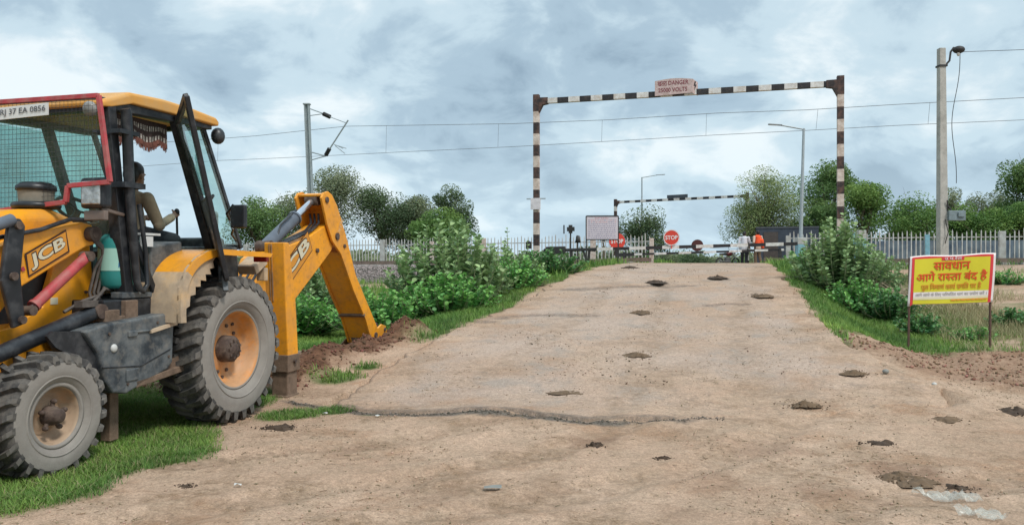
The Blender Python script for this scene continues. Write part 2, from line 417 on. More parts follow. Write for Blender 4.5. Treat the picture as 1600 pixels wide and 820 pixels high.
def earth_mat(name, road=False):
    m = bpy.data.materials.new(name); m.use_nodes = True; t = m.node_tree; t.nodes.clear(); Lk = t.links.new
    def N(k, **kw):
        n = t.nodes.new(k)
        for a, b in kw.items(): setattr(n, a, b)
        return n
    co = N('ShaderNodeTexCoord')
    def noise(s, d=6, r=.6, sx=1, sy=1, dist=0):
        mp = N('ShaderNodeMapping'); mp.inputs['Scale'].default_value = (sx, sy, 1); Lk(co.outputs['Object'], mp.inputs[0])
        n = N('ShaderNodeTexNoise'); n.inputs['Scale'].default_value = s; n.inputs['Detail'].default_value = d
        n.inputs['Roughness'].default_value = r; n.inputs['Distortion'].default_value = dist; Lk(mp.outputs[0], n.inputs['Vector']); return n.outputs[0]
    def mr(v, a, b, c=0, d=1):
        n = N('ShaderNodeMapRange'); Lk(v, n.inputs[0])
        for i, x in enumerate((a, b, c, d)): n.inputs[i+1].default_value = x
        return n.outputs[0]
    def mx(f, a, b, mode='MIX'):
        n = N('ShaderNodeMix', data_type='RGBA', blend_type=mode)
        if isinstance(f, (int, float)): n.inputs[0].default_value = f
        else: Lk(f, n.inputs[0])
        for s_, v in ((6, a), (7, b)):
            if isinstance(v, tuple): n.inputs[s_].default_value = (*v, 1)
            else: Lk(v, n.inputs[s_])
        return n.outputs[2]
    def mul(a, b):
        n = N('ShaderNodeMath', operation='MULTIPLY'); Lk(a, n.inputs[0])
        if isinstance(b, (int, float)): n.inputs[1].default_value = b
        else: Lk(b, n.inputs[1])
        return n.outputs[0]
    at = lambda nm: N('ShaderNodeAttribute', attribute_name=nm).outputs['Fac']
    c = mx(mr(noise(.55, 5), .35, .65), (.42, .278, .19), (.52, .365, .262))
    c = mx(mr(noise(2.6, 7, .65), .42, .66, 0, .6), c, (.36, .265, .185))
    c = mx(mr(noise(9, 7, .7), .54, .70, 0, .7), c, (.27, .185, .12))
    c = mx(mul(mr(noise(1.25, 6, .65), .50, .60), mr(noise(17, 6, .75), .40, .60, .12, .85)), c, (.235, .155, .095))
    c = mx(mul(mr(noise(.8, 4, .6), .54, .62), mr(noise(8, 6, .7), .35, .6, .1, .7)), c, (.34, .20, .12))
    if road:
        inv = N('ShaderNodeMath', operation='SUBTRACT'); inv.inputs[0].default_value = 1; Lk(at('sand'), inv.inputs[1]); asp = inv.outputs[0]
    if road:   # old asphalt under the dust: greyer, grit showing through
        c = mx(mul(asp, mr(noise(.42, 6, .6), .38, .60, .15, .8)), c, (.45, .345, .28))
        c = mx(mr(noise(4.5, 8, .75), .52, .68, 0, .4), c, (.28, .225, .185))
        c = mx(mul(asp, mr(noise(1.7, 8, .7), .52, .62, 0, .7)), c, (.33, .275, .23))
        c = mx(mul(at('worn'), mr(noise(14, 5, .7), .3, .6, .35, 1)), c, (.17, .135, .11))
    # flecks of trodden straw and dung, pale chips
    vo = N('ShaderNodeTexVoronoi'); vo.inputs['Scale'].default_value = 26; Lk(co.outputs['Object'], vo.inputs['Vector'])
    c = mx(mul(mr(vo.outputs['Distance'], .20, .13), mr(noise(3.3, 4), .52, .62, 0, .8)), c, (.15, .115, .07))
    vo2 = N('ShaderNodeTexVoronoi'); vo2.inputs['Scale'].default_value = 60; Lk(co.outputs['Object'], vo2.inputs['Vector'])
    c = mx(mul(mr(vo2.outputs['Distance'], .22, .15), mr(noise(7, 3), .5, .62, 0, .55)), c, (.19, .13, .085))
    vo3 = N('ShaderNodeTexVoronoi'); vo3.inputs['Scale'].default_value = 43; Lk(co.outputs['Object'], vo3.inputs['Vector'])
    c = mx(mul(mr(vo3.outputs['Distance'], .13, .09), mr(noise(5, 3), .55, .62, 0, .7)), c, (.66, .60, .52))
    c = mx(mr(noise(30, 4, .75), .50, .80, 0, .55), c, (.24, .175, .115))
    c = mx(mul(at('rut'), mr(noise(7, 6, .7), .42, .62, .0, .8)), c, (.25, .17, .11))
    def gain(c, s, d, r, lo, hi, a, b):
        n = N('ShaderNodeVectorMath', operation='SCALE'); Lk(c, n.inputs[0]); Lk(mr(noise(s, d, r), lo, hi, a, b), n.inputs['Scale']); return n.outputs[0]
    c = gain(c, 75, 3, .8, .30, .70, .66, 1.30); c = gain(c, 24, 4, .7, .32, .68, .82, 1.16)
    if not road:
        so = mx(mr(noise(6, 7, .65), .35, .65), (.17, .095, .058), (.31, .195, .13))
        c = mx(at('soil'), c, so); c = mx(mr(at('soil'), .72, 1.0, 0, .75), c, mx(mr(noise(12, 5), .35, .65), (.060, .028, .017), (.15, .070, .040)))
        gr = mx(mr(noise(3, 6), .35, .65), (.075, .115, .035), (.15, .17, .07))
        gr = mx(mr(noise(1.1, 4), .5, .68, 0, .55), gr, (.22, .18, .09))
        c = mx(mul(at('grass'), mr(noise(18, 4), .2, .5, .7, 1)), c, gr)
        ba = mx(mr(noise(9, 5, .8), .35, .65), (.10, .085, .08), (.33, .29, .26))
        c = mx(at('ballast'), c, ba)
        c = mx(at('edge'), c, mx(mr(noise(40, 4, .8), .35, .65), (.06, .05, .04), (.20, .17, .14)))
    p = N('ShaderNodeBsdfPrincipled'); Lk(c, p.inputs['Base Color']); p.inputs['Roughness'].default_value = .95; p.inputs['Specular IOR Level'].default_value = .15
    b1 = N('ShaderNodeBump'); b1.inputs['Strength'].default_value = .9; b1.inputs['Distance'].default_value = .025; Lk(noise(11, 8, .7), b1.inputs['Height'])
    wv = N('ShaderNodeTexWave', wave_type='BANDS', bands_direction='DIAGONAL'); wv.inputs['Scale'].default_value = 2.6; wv.inputs['Distortion'].default_value = 2.5; wv.inputs['Detail'].default_value = 3; Lk(co.outputs['Object'], wv.inputs['Vector'])
    b0 = N('ShaderNodeBump'); b0.inputs['Distance'].default_value = .02; Lk(wv.outputs['Fac'], b0.inputs['Height']); Lk(mul(at('rut'), 1.0), b0.inputs['Strength']); Lk(b1.outputs[0], b0.inputs['Normal'])
    b2 = N('ShaderNodeBump'); b2.inputs['Strength'].default_value = .8; b2.inputs['Distance'].default_value = .008; Lk(noise(55, 5, .7), b2.inputs['Height']); Lk(b0.outputs[0], b2.inputs['Normal'])
    Lk(b2.outputs[0], p.inputs['Normal'])
    o = N('ShaderNodeOutputMaterial'); Lk(p.outputs[0], o.inputs[0]); return m
def track_d(pts):
    d = np.full(GXm.shape, 9.0)
    for (a, b) in zip(pts[:-1], pts[1:]): d = np.minimum(d, ridge(*a, *b))
    return d
TRK = [[(-4, 2.6), (-2.2, 4.6), (.3, 6.3), (2.2, 8.6)], [(-3.4, 1.6), (-1.4, 4.0), (1.5, 5.9), (3.6, 8.3)], [(-2.6, 5.9), (-.6, 7.0), (.9, 8.6)], [(.2, 3.2), (2.4, 5.0), (5.4, 6.4), (9, 7.6)], [(1.2, 2.4), (3.2, 4.1), (6.2, 5.3), (9, 6.2)]]
rut = np.zeros_like(H)
for tk in TRK:
    dd = track_d(tk) + (nz-.47)*.25; rut = np.maximum(rut, sstep(.24, .12, dd)*(.45+.9*(fbm(GXm*.9, GYm*.9, 3, 151)-.2)))
    H = H - .018*sstep(.20, .08, dd) + .012*np.exp(-((dd-.27)/.06)**2)
V = np.stack([GXm, GYm, H], -1).reshape(-1, 3); HGT = H
edge_a = sstep(.10, .02, np.abs(GYm-edge_y(GXm)+.05) + (nz-.47)*.2)*(1-sstep(1.2, 2.4, GXm))*(GXm > -2.6)
ground = np_mesh('ground', V, F, earth_mat('earth'), smooth=True, attrs={'grass': gmask, 'soil': soil*(1-bal), 'ballast': bal, 'edge': edge_a, 'rut': rut*(1-gmask)*(1-soil)})
tag(ground, kind='structure')

# ---- the road: worn pavement lying a few centimetres proud of the earth
vs_ = np.concatenate([np.linspace(0, 14, 230), np.linspace(14.1, 34, 140), np.geomspace(34.3, 85, 50)])
ss_ = np.linspace(0, 1, 150)
RVV = []; worn = []
PATCH = [((2.7, 17.6), 1.5, .34), ((.55, 14.3), .95, .32), ((-.9, 13.9), .6, .2), ((.2, 7.95), .01, .01), ((4.2, 15.0), .5, .18), ((8.2, 20.5), .7, .22), ((6.1, 15.9), .35, .12)]
rows = []
for k, tt in enumerate(vs_):
    # row k starts on the broken edge and runs up the road
    vv = 8 + tt
    uL = np.interp(vv, LV, LU); uR = np.interp(vv, UV_, UU)
    j = (vnoise(np.array([vv*3.]), 2.2, 91)[0]-.5)*.22 + (vnoise(np.array([vv*9.]), 4.2, 93)[0]-.5)*.08
    j2 = (vnoise(np.array([vv*3.]), 8.2, 95)[0]-.5)*.25
    uu = uL + j + (uR + j2 - uL - j)*ss_
    X, Y = xy(uu, np.full_like(uu, vv))
    e = edge_y(X)
    rows.append((X, Y, e, vv))
Xr = np.array([r[0] for r in rows]); Yr = np.array([r[1] for r in rows]); Er = np.array([r[2] for r in rows])
# warp the nearest rows onto the broken edge
w = 1-sstep(0, 2.2, np.array([r[3]-8 for r in rows]))[:, None]
Ystart = Yr[0][None, :]
Yr = Yr + (Er-Ystart)*w
Zr = ground_h(Xr, Yr)
lift = .020*(1-sstep(.8, 2.6, Xr)*(1-sstep(8, 12, Yr))) + .004
dip = np.zeros_like(Zr); worn = np.zeros_like(Zr)
for (cx, cy), rx, ry in PATCH:
    n = (fbm(Xr*2.5, Yr*2.5, 4, 101)-.47)
    dd = np.hypot((Xr-cx)/rx, (Yr-cy)/ry) + n*1.1
    worn = np.maximum(worn, sstep(1.05, .75, dd)*sstep(.15, .75, dd)*.95); dip = np.maximum(dip, sstep(1, .7, dd)*.028)
Zr = Zr + lift - dip
# edges turn down into the ground
bord = np.zeros_like(Zr, bool); bord[0, :] = True; bord[:, 0] = True; bord[:, -1] = True; bord[-1, :] = True
Zr[bord] -= .14
edgew = np.zeros_like(Zr); edgew[1:3, :] = .9; edgew[:, 1:2] = .5; edgew[0] = .9
edgew *= (1-sstep(1.2, 2.6, Xr)*(Yr < 9))
worn = np.maximum(worn, edgew*(.5+vnoise(Xr*6, Yr*6, 5)))
ur_, vr_ = uv(Xr, Yr)
rrut = np.zeros_like(Zr)
for uc in (-3.2, -1.5, .1):
    q_ = np.abs(ur_-uc - .25*np.sin(vr_*.35+uc)) + (fbm(Xr*2, Yr*2, 3, 12)-.47)*.35; rrut = np.maximum(rrut, sstep(.28, .10, q_)*(.25+.6*fbm(Xr*.7, Yr*.7, 3, 14)))
Zr = Zr - .010*rrut
sand_ = np.maximum.reduce([sstep(.9, .15, ur_-np.interp(vr_, LV, LU) + (fbm(Xr*2.2, Yr*2.2, 4, 19)-.47)*1.2), sstep(.9, .15, np.interp(vr_, UV_, UU)-ur_ + (fbm(Xr*2.2, Yr*2.2, 4, 20)-.47)*1.2),
    sstep(.3, 1.8, Xr + (fbm(Xr*1.5, Yr*1.5, 4, 22)-.47)*2)*sstep(2.2, .2, Yr-Er + (fbm(Xr*1.6, Yr*1.6, 4, 23)-.47)*2.4), sstep(.8, .0, Yr-Er + (fbm(Xr*3, Yr*3, 4, 24)-.47)*1.6)*.7])
a_, b_ = Zr.shape; ii = np.arange(a_*b_).reshape(a_, b_)
Fr = np.stack([ii[:-1, :-1], ii[:-1, 1:], ii[1:, 1:], ii[1:, :-1]], -1).reshape(-1, 4)
road = np_mesh('road', np.stack([Xr, Yr, Zr], -1).reshape(-1, 3), Fr, earth_mat('dusty_asphalt', True), smooth=True, attrs={'worn': np.clip(worn, 0, 1), 'rut': rrut, 'sand': sand_})
tag(road, kind='structure')
def road_top(x, y): return float(ground_h(x, y)) + .024

# ---- rails on the ballast (the road hides them at the crossing)
steel = mat('rail_steel', (.16, .115, .09), .6, .3, 8)
conc = mat('sleeper_concrete', (.36, .34, .31), .9, .15, 5)
for k, dv in enumerate((33.16, 34.84)):
    for a, b in ((-48, -4.1), (.7, 40)):
        mb = MB(); n = 14; us = np.linspace(a, b, n)
        for i in range(n-1):
            p = xy(us[i], dv); q = xy(us[i+1], dv)
            mb.bar((*p, gz(*p)+.17), (*q, gz(*q)+.17), .07, .17)
        o = mb.build('rail', steel)
        tag(o, ('near' if k == 0 else 'far') + ' steel running rail on the ballast, ' + ('left' if a < -5 else 'right') + ' of the road crossing', 'rail', 'railway rails')
mb = MB()
for uu in np.arange(-46, 38, .65):
    if -4.6 < uu < 1.2: continue
    p = xy(uu, 32.7); q = xy(uu, 35.3)
    mb.bar((*p, gz(*p)+.02), (*q, gz(*q)+.02), .24, .16)
tag(mb.build('sleepers', conc), kind='structure')

# ---- scattering helpers
def instance_mesh(name, tv, tf, P, A, B, Nn, S, mats, tint=None, parent=None):
    """template (k,3) placed N times; A,B,Nn = axes for x,y,z (N,3); S (N,3)"""
    tv = np.asarray(tv, float); tf = np.asarray(tf, int); n = len(P); k = len(tv)
    V = (P[:, None, :] + tv[None, :, 0:1]*S[:, None, 0:1]*A[:, None, :] + tv[None, :, 1:2]*S[:, None, 1:2]*B[:, None, :]
         + tv[None, :, 2:3]*S[:, None, 2:3]*Nn[:, None, :])
    F = tf[None] + (np.arange(n)*k)[:, None, None]
    t = None if tint is None else np.repeat(tint, k)
    return np_mesh(name, V.reshape(-1, 3), F.reshape(-1, tf.shape[1]), mats, t, parent)
def norm(a): return a/np.maximum(np.linalg.norm(a, axis=-1, keepdims=True), 1e-9)
def frame(A, r):
    R = norm(r.randn(len(A), 3)); B = norm(np.cross(A, R)); return B, np.cross(A, B)
BLADE_V = [(-.5, 0, 0), (.5, 0, 0), (-.34, .35, .5), (.34, .35, .5), (0, 1.0, .88)]
BLADE_F4 = [(0, 1, 3, 2)]
def blades(name, X, Y, hgt, wid, m, lean=.5, r=rs, Z=None):
    n = len(X); Z = gzv(X, Y) if Z is None else Z
    P = np.stack([X, Y, Z-.01], -1); a = r.rand(n)*2*np.pi
    A = np.stack([np.cos(a), np.sin(a), np.zeros(n)], -1); B = np.stack([-np.sin(a), np.cos(a), np.zeros(n)], -1)
    U = np.tile(np.array([[0, 0, 1.]]), (n, 1)); h = hgt*(.45+.9*r.rand(n)); 
    S = np.stack([wid*(.6+.8*r.rand(n)), h*lean*(r.rand(n)*1.6), h], -1)
    tv = np.array(BLADE_V); tf = np.array([(0, 1, 3), (0, 3, 2), (2, 3, 4)])
    tn = np.clip(fbm(X*1.2, Y*1.2, 3, 7)*1.3-.12 + (r.rand(n)-.5)*.5, 0, 1)
    return instance_mesh(name, tv, tf, P, A, B, U, S, m, tn)
M_grass = mat('turf_green', (.155, .265, .055), .75, .25, 1.3, tint=.5, translucent=.3)
M_dry = mat('dry_grass', (.34, .30, .16), .8, .2, 3, tint=.35, translucent=.25)
def sample(n, x0, x1, y0, y1, fn, r=rs, pw=1.0):
    X = x0 + (x1-x0)*r.rand(n); Y = y0 + (y1-y0)*r.rand(n)**pw
    k = r.rand(n) < fn(X, Y); X, Y = X[k], Y[k]
    return X, Y
def gfn(X, Y):
    i = np.clip(np.searchsorted(AX, X)-1, 0, nx-2); j = np.clip(np.searchsorted(AY, Y)-1, 0, ny-2)
    return gmask[j, i]**1.3
X, Y = sample(150000, -5.6, -1.6, 3.9, 9.4, gfn)
tag(blades('dry_blades', X[::9]+.003, Y[::9], .06, .006, M_dry, 1.6), kind='stuff')
tag(blades('short_grass', X, Y, .058, .0070, M_grass, .9), kind='stuff')
X, Y = sample(220000, -9, 3.5, 9.4, 24, lambda x, y: gfn(x, y)*np.clip(1.4-y/30, .4, 1))
tag(blades('verge_grass', X, Y, .105, .012, M_grass, .8), kind='stuff')
X, Y = sample(150000, 3.5, 14, 11, 27, lambda x, y: gfn(x, y))
u0, v0 = uv(X, Y); vg = (u0-np.interp(v0, UV_, UU)) < 2.6 + rs.rand(len(X))*1.4
tag(blades('verge_grass', X[vg], Y[vg], .105, .012, M_grass, .8), kind='stuff')
X2, Y2 = X[~vg], Y[~vg]
tag(blades('scrub_grass', X2, Y2, .20, .012, M_dry), kind='stuff')
X, Y = sample(26000, 4.5, 13, 11.4, 24, lambda x, y: (uv(x, y)[0] > 3.4)*.8*(fbm(x*1.3, y*1.3, 3, 77) > .47))
tag(blades('dry_weeds', X, Y, .22, .010, M_dry, 1.0), kind='stuff')
X, Y = sample(90000, -26, 26, 20, 46, lambda x, y: gfn(x, y)*.9)
tag(blades('field_grass', X, Y, .26, .03, M_grass), kind='stuff')
X, Y = sample(60000, -40, 55, 38, 95, lambda x, y: (~on_pave(x, y))*1.0)
tag(blades('field_grass', X, Y, .3, .06, M_grass), kind='stuff')

# clods, grit and trodden straw on the earth
OCT_V = [(1, 0, 0), (-.8, .2, 0), (.1, .9, 0), (-.1, -1, 0), (0, 0, .8), (.1, 0, -.7)]
OCT_F = [(0, 2, 4), (2, 1, 4), (1, 3, 4), (3, 0, 4), (2, 0, 5), (1, 2, 5), (3, 1, 5), (0, 3, 5)]
def clods(name, X, Y, smin, smax, m, pw=3, z=.35, Z=None):
    n = len(X); Z = gzv(X, Y) if Z is None else Z
    s = smin + (smax-smin)*rs.rand(n)**pw; P = np.stack([X, Y, Z + s*z], -1)
    A = norm(np.stack([rs.randn(n), rs.randn(n), rs.randn(n)*.3], -1)); B, Nn = frame(A, rs)
    S = np.stack([s*(.7+.6*rs.rand(n)), s*(.6+.5*rs.rand(n)), s*(.5+.4*rs.rand(n))], -1)
    return instance_mesh(name, OCT_V, OCT_F, P, A, B, Nn, S, m, rs.rand(n))
def bare(x, y): return (1-gfn(x, y))
M_clod = mat('dry_clods', (.34, .25, .17), .95, .3, 9, tint=.4)
M_soil = mat('red_soil_clods', (.235, .135, .085), .95, .3, 9, tint=.45)
M_grit = mat('asphalt_grit', (.15, .125, .10), .9, .3, 9, tint=.6)
def clear(x, y): return bare(x, y)*(.12 + .88*(fbm(x*1.1, y*1.1, 3, 131) > .50))*(~on_pave(x, y) | (rs.rand(len(x)) < .75))
X, Y = sample(60000, -3.2, 9, 3.6, 14, clear, pw=1.3)
Z = gzv(X, Y); k = on_pave(X, Y); Z[k] = ground_h(X[k], Y[k])+.024
tag(clods('loose_grit', X, Y, .002, .014, M_clod, 5, Z=Z), kind='stuff')
def soilfn(X, Y):
    i = np.clip(np.searchsorted(AX, X)-1, 0, nx-2); j = np.clip(np.searchsorted(AY, Y)-1, 0, ny-2); return soil[j, i]**1.5
X, Y = sample(80000, -6.5, 10.5, 8.5, 14.5, soilfn)
k = X > 2
tag(clods('soil_clods', X[k], Y[k], .004, .036, M_soil, 6), kind='stuff')
tag(clods('spoil_clods', X[~k], Y[~k], .004, .040, mat('dark_spoil', (.13, .065, .04), .95, .3, 9, tint=.45), 5), kind='stuff')
n = 1100; X = -2.5 + 4.6*rs.rand(n)**1.3; Y = edge_y(X) + .01 - np.abs(rs.randn(n))*.05
tag(clods('pavement_edge_grit', X, Y, .004, .020, M_grit, 3), kind='stuff')
n = 34000; uu = -4.6-rs.rand(n)*24; vv = 31 + rs.rand(n)*1.9
X, Y = xy(uu, vv)
tag(clods('track_ballast', X, Y, .03, .075, mat('ballast_stone', (.24, .205, .19), .9, .3, 9, tint=.5), 1), kind='stuff')
n = 4200; uu = -4.7 + 6*rs.rand(n); vv = 9 + 19*rs.rand(n)**1.2; X, Y = xy(uu, vv); k = fbm(X*.9, Y*.9, 4, 171) + .12*rs.rand(n) > .56; X, Y = X[k], Y[k]
tag(clods('dung_crumbs', X, Y, .004, .020, mat('crumb_brown', (.13, .09, .055), .95, .3, 9, tint=.5), 3, z=.15, Z=ground_h(X, Y)+.024), kind='stuff')
# straw and leaf bits
X, Y = sample(16000, -3.2, 9, 3.6, 12.5, clear, pw=1.3)
Z = gzv(X, Y); k = on_pave(X, Y); Z[k] = ground_h(X[k], Y[k])+.024
n = len(X); a = rs.rand(n)*2*np.pi
A = np.stack([np.cos(a), np.sin(a), rs.randn(n)*.1], -1); B, Nn = frame(norm(A), rs)
s = .005+.022*rs.rand(n)**3
tag(instance_mesh('straw_litter', [(-1, -.08, 0), (1, -.08, 0), (1, .08, .02), (-1, .08, 0)], [(0, 1, 2, 3)], np.stack([X, Y, Z+.006], -1), norm(A), B, Nn,
    np.stack([s, s, s], -1), mat('straw', (.16, .115, .06), .9, .3, 9, tint=.6), rs.rand(n)), kind='stuff')
# ---------------------------------------------------------------- plants and trees
LEAF_V = [(0, 0, 0), (.28, .42, .10), (.72, .34, .12), (1, 0, .02), (.72, -.34, .12), (.28, -.42, .10), (.5, 0, 0)]
LEAF_F = [(0, 6, 1), (1, 6, 2), (2, 6, 3), (3, 6, 4), (4, 6, 5), (5, 6, 0)]
def leafset(name, P, D, L, Wd, m, r, parent=None, tint=None, upbias=.8):
    n = len(P); A = norm(D)
    up = norm(np.array([[0, 0, 1.]]) + r.randn(n, 3)*(1-upbias)*1.2)
    B = norm(np.cross(up, A)); Nn = np.cross(A, B)
    S = np.stack([L, Wd, L], -1)
    return instance_mesh(name, LEAF_V, LEAF_F, P, A, B, Nn, S, m, r.rand(n) if tint is None else tint, parent)
QUAD_V = [(-.5, 0, 0), (0, -.28, .05), (.5, 0, 0), (0, .28, .05)]
QUAD_F = [(0, 1, 2, 3)]

def stem_bush(name, label, cat, X, Y, w, h, stems, leaf, m, seed, flat=.55, group=None, z0=None, density=1.0, spread=1.0, tip=None):
    """many leafy stems rising from one rootstock; leaves in pairs along each stem"""
    r = np.random.RandomState(seed); z = gz(X, Y)-.03 if z0 is None else z0
    root = empty(name, (X, Y, z), 0, label, cat, group)
    mb = MB(); P = []; D = []; Ls = []; T = []
    for i in range(stems):
        a = r.rand()*2*math.pi; rad = (r.rand()**.55)*w/2*spread
        ex, ey = math.cos(a)*rad, math.sin(a)*rad*.8
        q = rad/(w/2)
        hh = h*(1-.55*q*q)*(.72+.36*r.rand())
        b = Vector((ex*.25, ey*.25, 0)); e = Vector((ex, ey, hh)); mid = (b+e)/2 + Vector((ex*.18, ey*.18, -hh*.04))
        pts = [b, mid, e]; mb.tube(pts, [.016, .011, .005], 5)
        nl = int(max(4, hh/ (leaf*.42)*density))
        for k in range(nl):
            t = .12 + .88*(k+.5)/nl; p = (b*(1-t)**2 + mid*2*t*(1-t) + e*t*t)
            ph = k*math.pi/2 + r.rand()*.7
            for sgn in (0, math.pi):
                dd = Vector((math.cos(ph+sgn), math.sin(ph+sgn), .25+.5*r.rand()-(1-t)*.5))
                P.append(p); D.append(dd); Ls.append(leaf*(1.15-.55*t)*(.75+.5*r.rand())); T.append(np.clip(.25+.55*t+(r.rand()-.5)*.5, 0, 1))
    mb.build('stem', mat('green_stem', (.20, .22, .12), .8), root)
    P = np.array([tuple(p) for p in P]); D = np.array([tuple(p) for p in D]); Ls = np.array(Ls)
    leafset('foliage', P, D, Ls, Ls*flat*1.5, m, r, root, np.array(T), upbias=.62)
    return root

def tree(name, label, X, Y, w, h, m, seed, clumps=34, leaves=9000, ls=.14, trunk=.16, base=.25, round_=1.0, group=None, lean=0.0, airy=1.0, bark=None, z0=None, lobes=None, fine=1.0):
    """tapered trunk, limbs to every clump of foliage; clumps fill an uneven crown"""
    r = np.random.RandomState(seed); z = gz(X, Y) if z0 is None else z0
    root = empty(name, (X, Y, z), 0, label, 'tree', group)
    bark = bark or mat('bark', (.14, .105, .075), .9, .3, 5, .6, 30)
    mb = MB(); top = Vector((lean*h*.5, 0, h*(base+.22)))
    tp = [Vector((0, 0, -.2)), Vector((lean*h*.12+.03, .02, h*base*.5)), Vector((lean*h*.3, -.03, h*base)), top]
    mb.tube(tp, [trunk*1.25, trunk, trunk*.85, trunk*.55], 9)
    cs = []
    lobes = lobes or [(0, .5*(1+base), .5, .5*(1-base))]      # (x offset in w, z centre in h, half width in w, half height in h)
    for i in range(clumps):
        lx, lz, lw, lh = lobes[i % len(lobes)]
        d = r.randn(3); d /= np.linalg.norm(d); rad = (r.rand()**.40)
        sq = .85 + .3*vnoise(np.array([d[0]*2+seed]), np.array([d[2]*2]), seed)[0]
        c = np.array([lx*w + d[0]*rad*lw*w*sq*.86, d[1]*rad*lw*w*.86, lz*h + d[2]*rad*lh*h*sq*.88])
        if round_ < 1 and d[2] < 0: c[2] = lz*h + d[2]*rad*lh*h*round_
        c[0] += lean*c[2]*.5
        cs.append(c)
    P = []; T = []; leaves = int(leaves*1.5); ls *= .86; clumps0 = clumps; per = int(leaves/clumps)
    for i, c in enumerate(cs):
        cv = Vector(c); s0 = tp[2].lerp(top, min(1, r.rand()*1.1)) if r.rand() < .7 else tp[1].lerp(tp[2], .8)
        mid = s0.lerp(cv, .5) + Vector((r.randn()*.05*w, r.randn()*.05*w, .04*h))
        r0 = trunk*(.20+.22*r.rand()); mb.tube([s0, mid, cv], [r0, r0*.6, r0*.2], 5)
        cr = w*(.085+.07*r.rand())*airy*(1+.5*(1/len(cs)**.5))
        for k in range(3):
            e = cv + Vector(r.randn(3)*cr*.8); mb.tube([mid.lerp(cv, .7), e], [r0*.25, r0*.08], 4, caps=False)
        q = r.randn(per, 3); q *= (np.minimum(1, 1.7/np.maximum(np.linalg.norm(q, axis=1), 1e-6)))[:, None]; q = q*np.array([cr, cr, cr*.72]) + c
        P.append(q)
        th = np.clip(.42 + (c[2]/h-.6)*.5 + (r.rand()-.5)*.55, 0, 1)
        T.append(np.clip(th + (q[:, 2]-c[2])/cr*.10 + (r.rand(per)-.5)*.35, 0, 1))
    mb.build('trunk', bark, root)
    P = np.concatenate(P); T = np.concatenate(T); n = len(P)
    A = norm(r.randn(n, 3)*np.array([1, 1, .6]) + np.array([0, 0, -.15])); B, Nn = frame(A, r)
    s = ls*(.55+.9*r.rand(n))
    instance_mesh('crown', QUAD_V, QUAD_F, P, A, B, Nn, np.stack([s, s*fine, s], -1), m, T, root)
    return root

G_dark = mat('foliage_dark', (.105, .155, .07), .7, .2, 1.2, tint=.42, translucent=.25)
G_mid = mat('foliage_mid', (.135, .225, .07), .7, .2, 1.2, tint=.4, translucent=.28)
G_bright = mat('foliage_bright', (.14, .245, .06), .65, .2, 1.2, tint=.4, translucent=.3)
G_pale = mat('foliage_pale', (.25, .31, .12), .7, .2, 1.2, tint=.5, translucent=.3)
G_grey = mat('foliage_grey', (.19, .225, .125), .75, .2, 1.2, tint=.4, translucent=.25)
G_calo = mat('calotropis_leaf', (.20, .31, .135), .6, .2, 2, tint=.5, translucent=.22)
G_broad = mat('broad_leaf', (.12, .31, .075), .5, .2, 2, tint=.55, translucent=.25)
G_deep = mat('deep_leaf', (.07, .19, .055), .5, .2, 2, tint=.5, translucent=.22)
FT = 'trees beyond the railway fence'
tree('round_tree', 'rounded dark green tree seen between the cab and the raised boom', -16.4, 50, 4.0, 4.6, G_mid, 1, 40, 11000, .15, .17, .2, group=FT)
tree('feathery_tree', 'tall feathery grey-green tree directly behind the top of the boom', -12.6, 52, 6.6, 6.9, G_grey, 2, 70, 16000, .14, .13, .22, group=FT, airy=.8, lobes=[(0, .62, .42, .38), (-.3, .5, .3, .28), (.1, .8, .22, .2)])
tree('feathery_tree', 'dark grey-green tree with bare forked stems right of the boom', -8.7, 52, 4.3, 6.0, G_dark, 3, 46, 12000, .14, .13, .25, group=FT, lobes=[(0, .6, .42, .38), (.25, .55, .3, .3), (-.15, .75, .25, .22)])
tree('feathery_tree', 'slender olive tree left of the bright rounded tree', -6.7, 53, 3.4, 5.5, G_grey, 4, 34, 9000, .14, .11, .2, group=FT)
tree('ragged_tree', 'ragged dark tree with open top behind the bright rounded tree', -4.6, 55, 3.9, 6.0, G_dark, 5, 30, 8000, .15, .13, .3, group=FT, airy=.75, lobes=[(0, .75, .42, .22), (.15, .5, .4, .3)])
tree('round_tree', 'bright yellow-green rounded tree over the left fence', -4.6, 49, 4.0, 3.8, G_bright, 6, 44, 12000, .15, .14, .12, group=FT)
tree('leaning_tree', 'dark leaning tree with twisted limbs behind the notice board', 8.0, 50, 3.7, 3.9, G_dark, 7, 22, 6500, .14, .14, .25, group=FT, lean=.35, lobes=[(-.12, .62, .34, .34), (.22, .42, .3, .2), (.1, .8, .2, .18)])
tree('slender_tree', 'thin dark treetop poking above the notice board', 6.9, 58, 1.1, 4.6, G_dark, 8, 12, 1500, .14, .07, .4, group=FT)
tree('thorn_acacia', 'wide airy pale green acacia beside the gate hut', 15.6, 48, 5.8, 6.3, G_pale, 9, 100, 18000, .13, .13, .18, group=FT, airy=.66, fine=.75, lobes=[(0, .68, .5, .31), (-.16, .42, .36, .26), (.12, .5, .38, .3)])
tree('dark_tree', 'tall dark tree behind the right street lamp', 20.4, 51, 4.3, 6.6, G_mid, 10, 40, 12000, .16, .16, .2, group=FT, lobes=[(0, .5, .48, .42), (.2, .82, .26, .18)])
tree('dark_tree', 'dark bushy tree between the acacia and the gauge post', 19.0, 47, 2.8, 3.8, G_mid, 19, 26, 6500, .15, .14, .15, group=FT)
tree('round_tree', 'bright green tree just right of the gauge post', 21.0, 46, 3.6, 4.7, G_bright, 11, 34, 10000, .15, .14, .15, group=FT, lobes=[(0, .55, .48, .42), (.08, .85, .2, .15)])
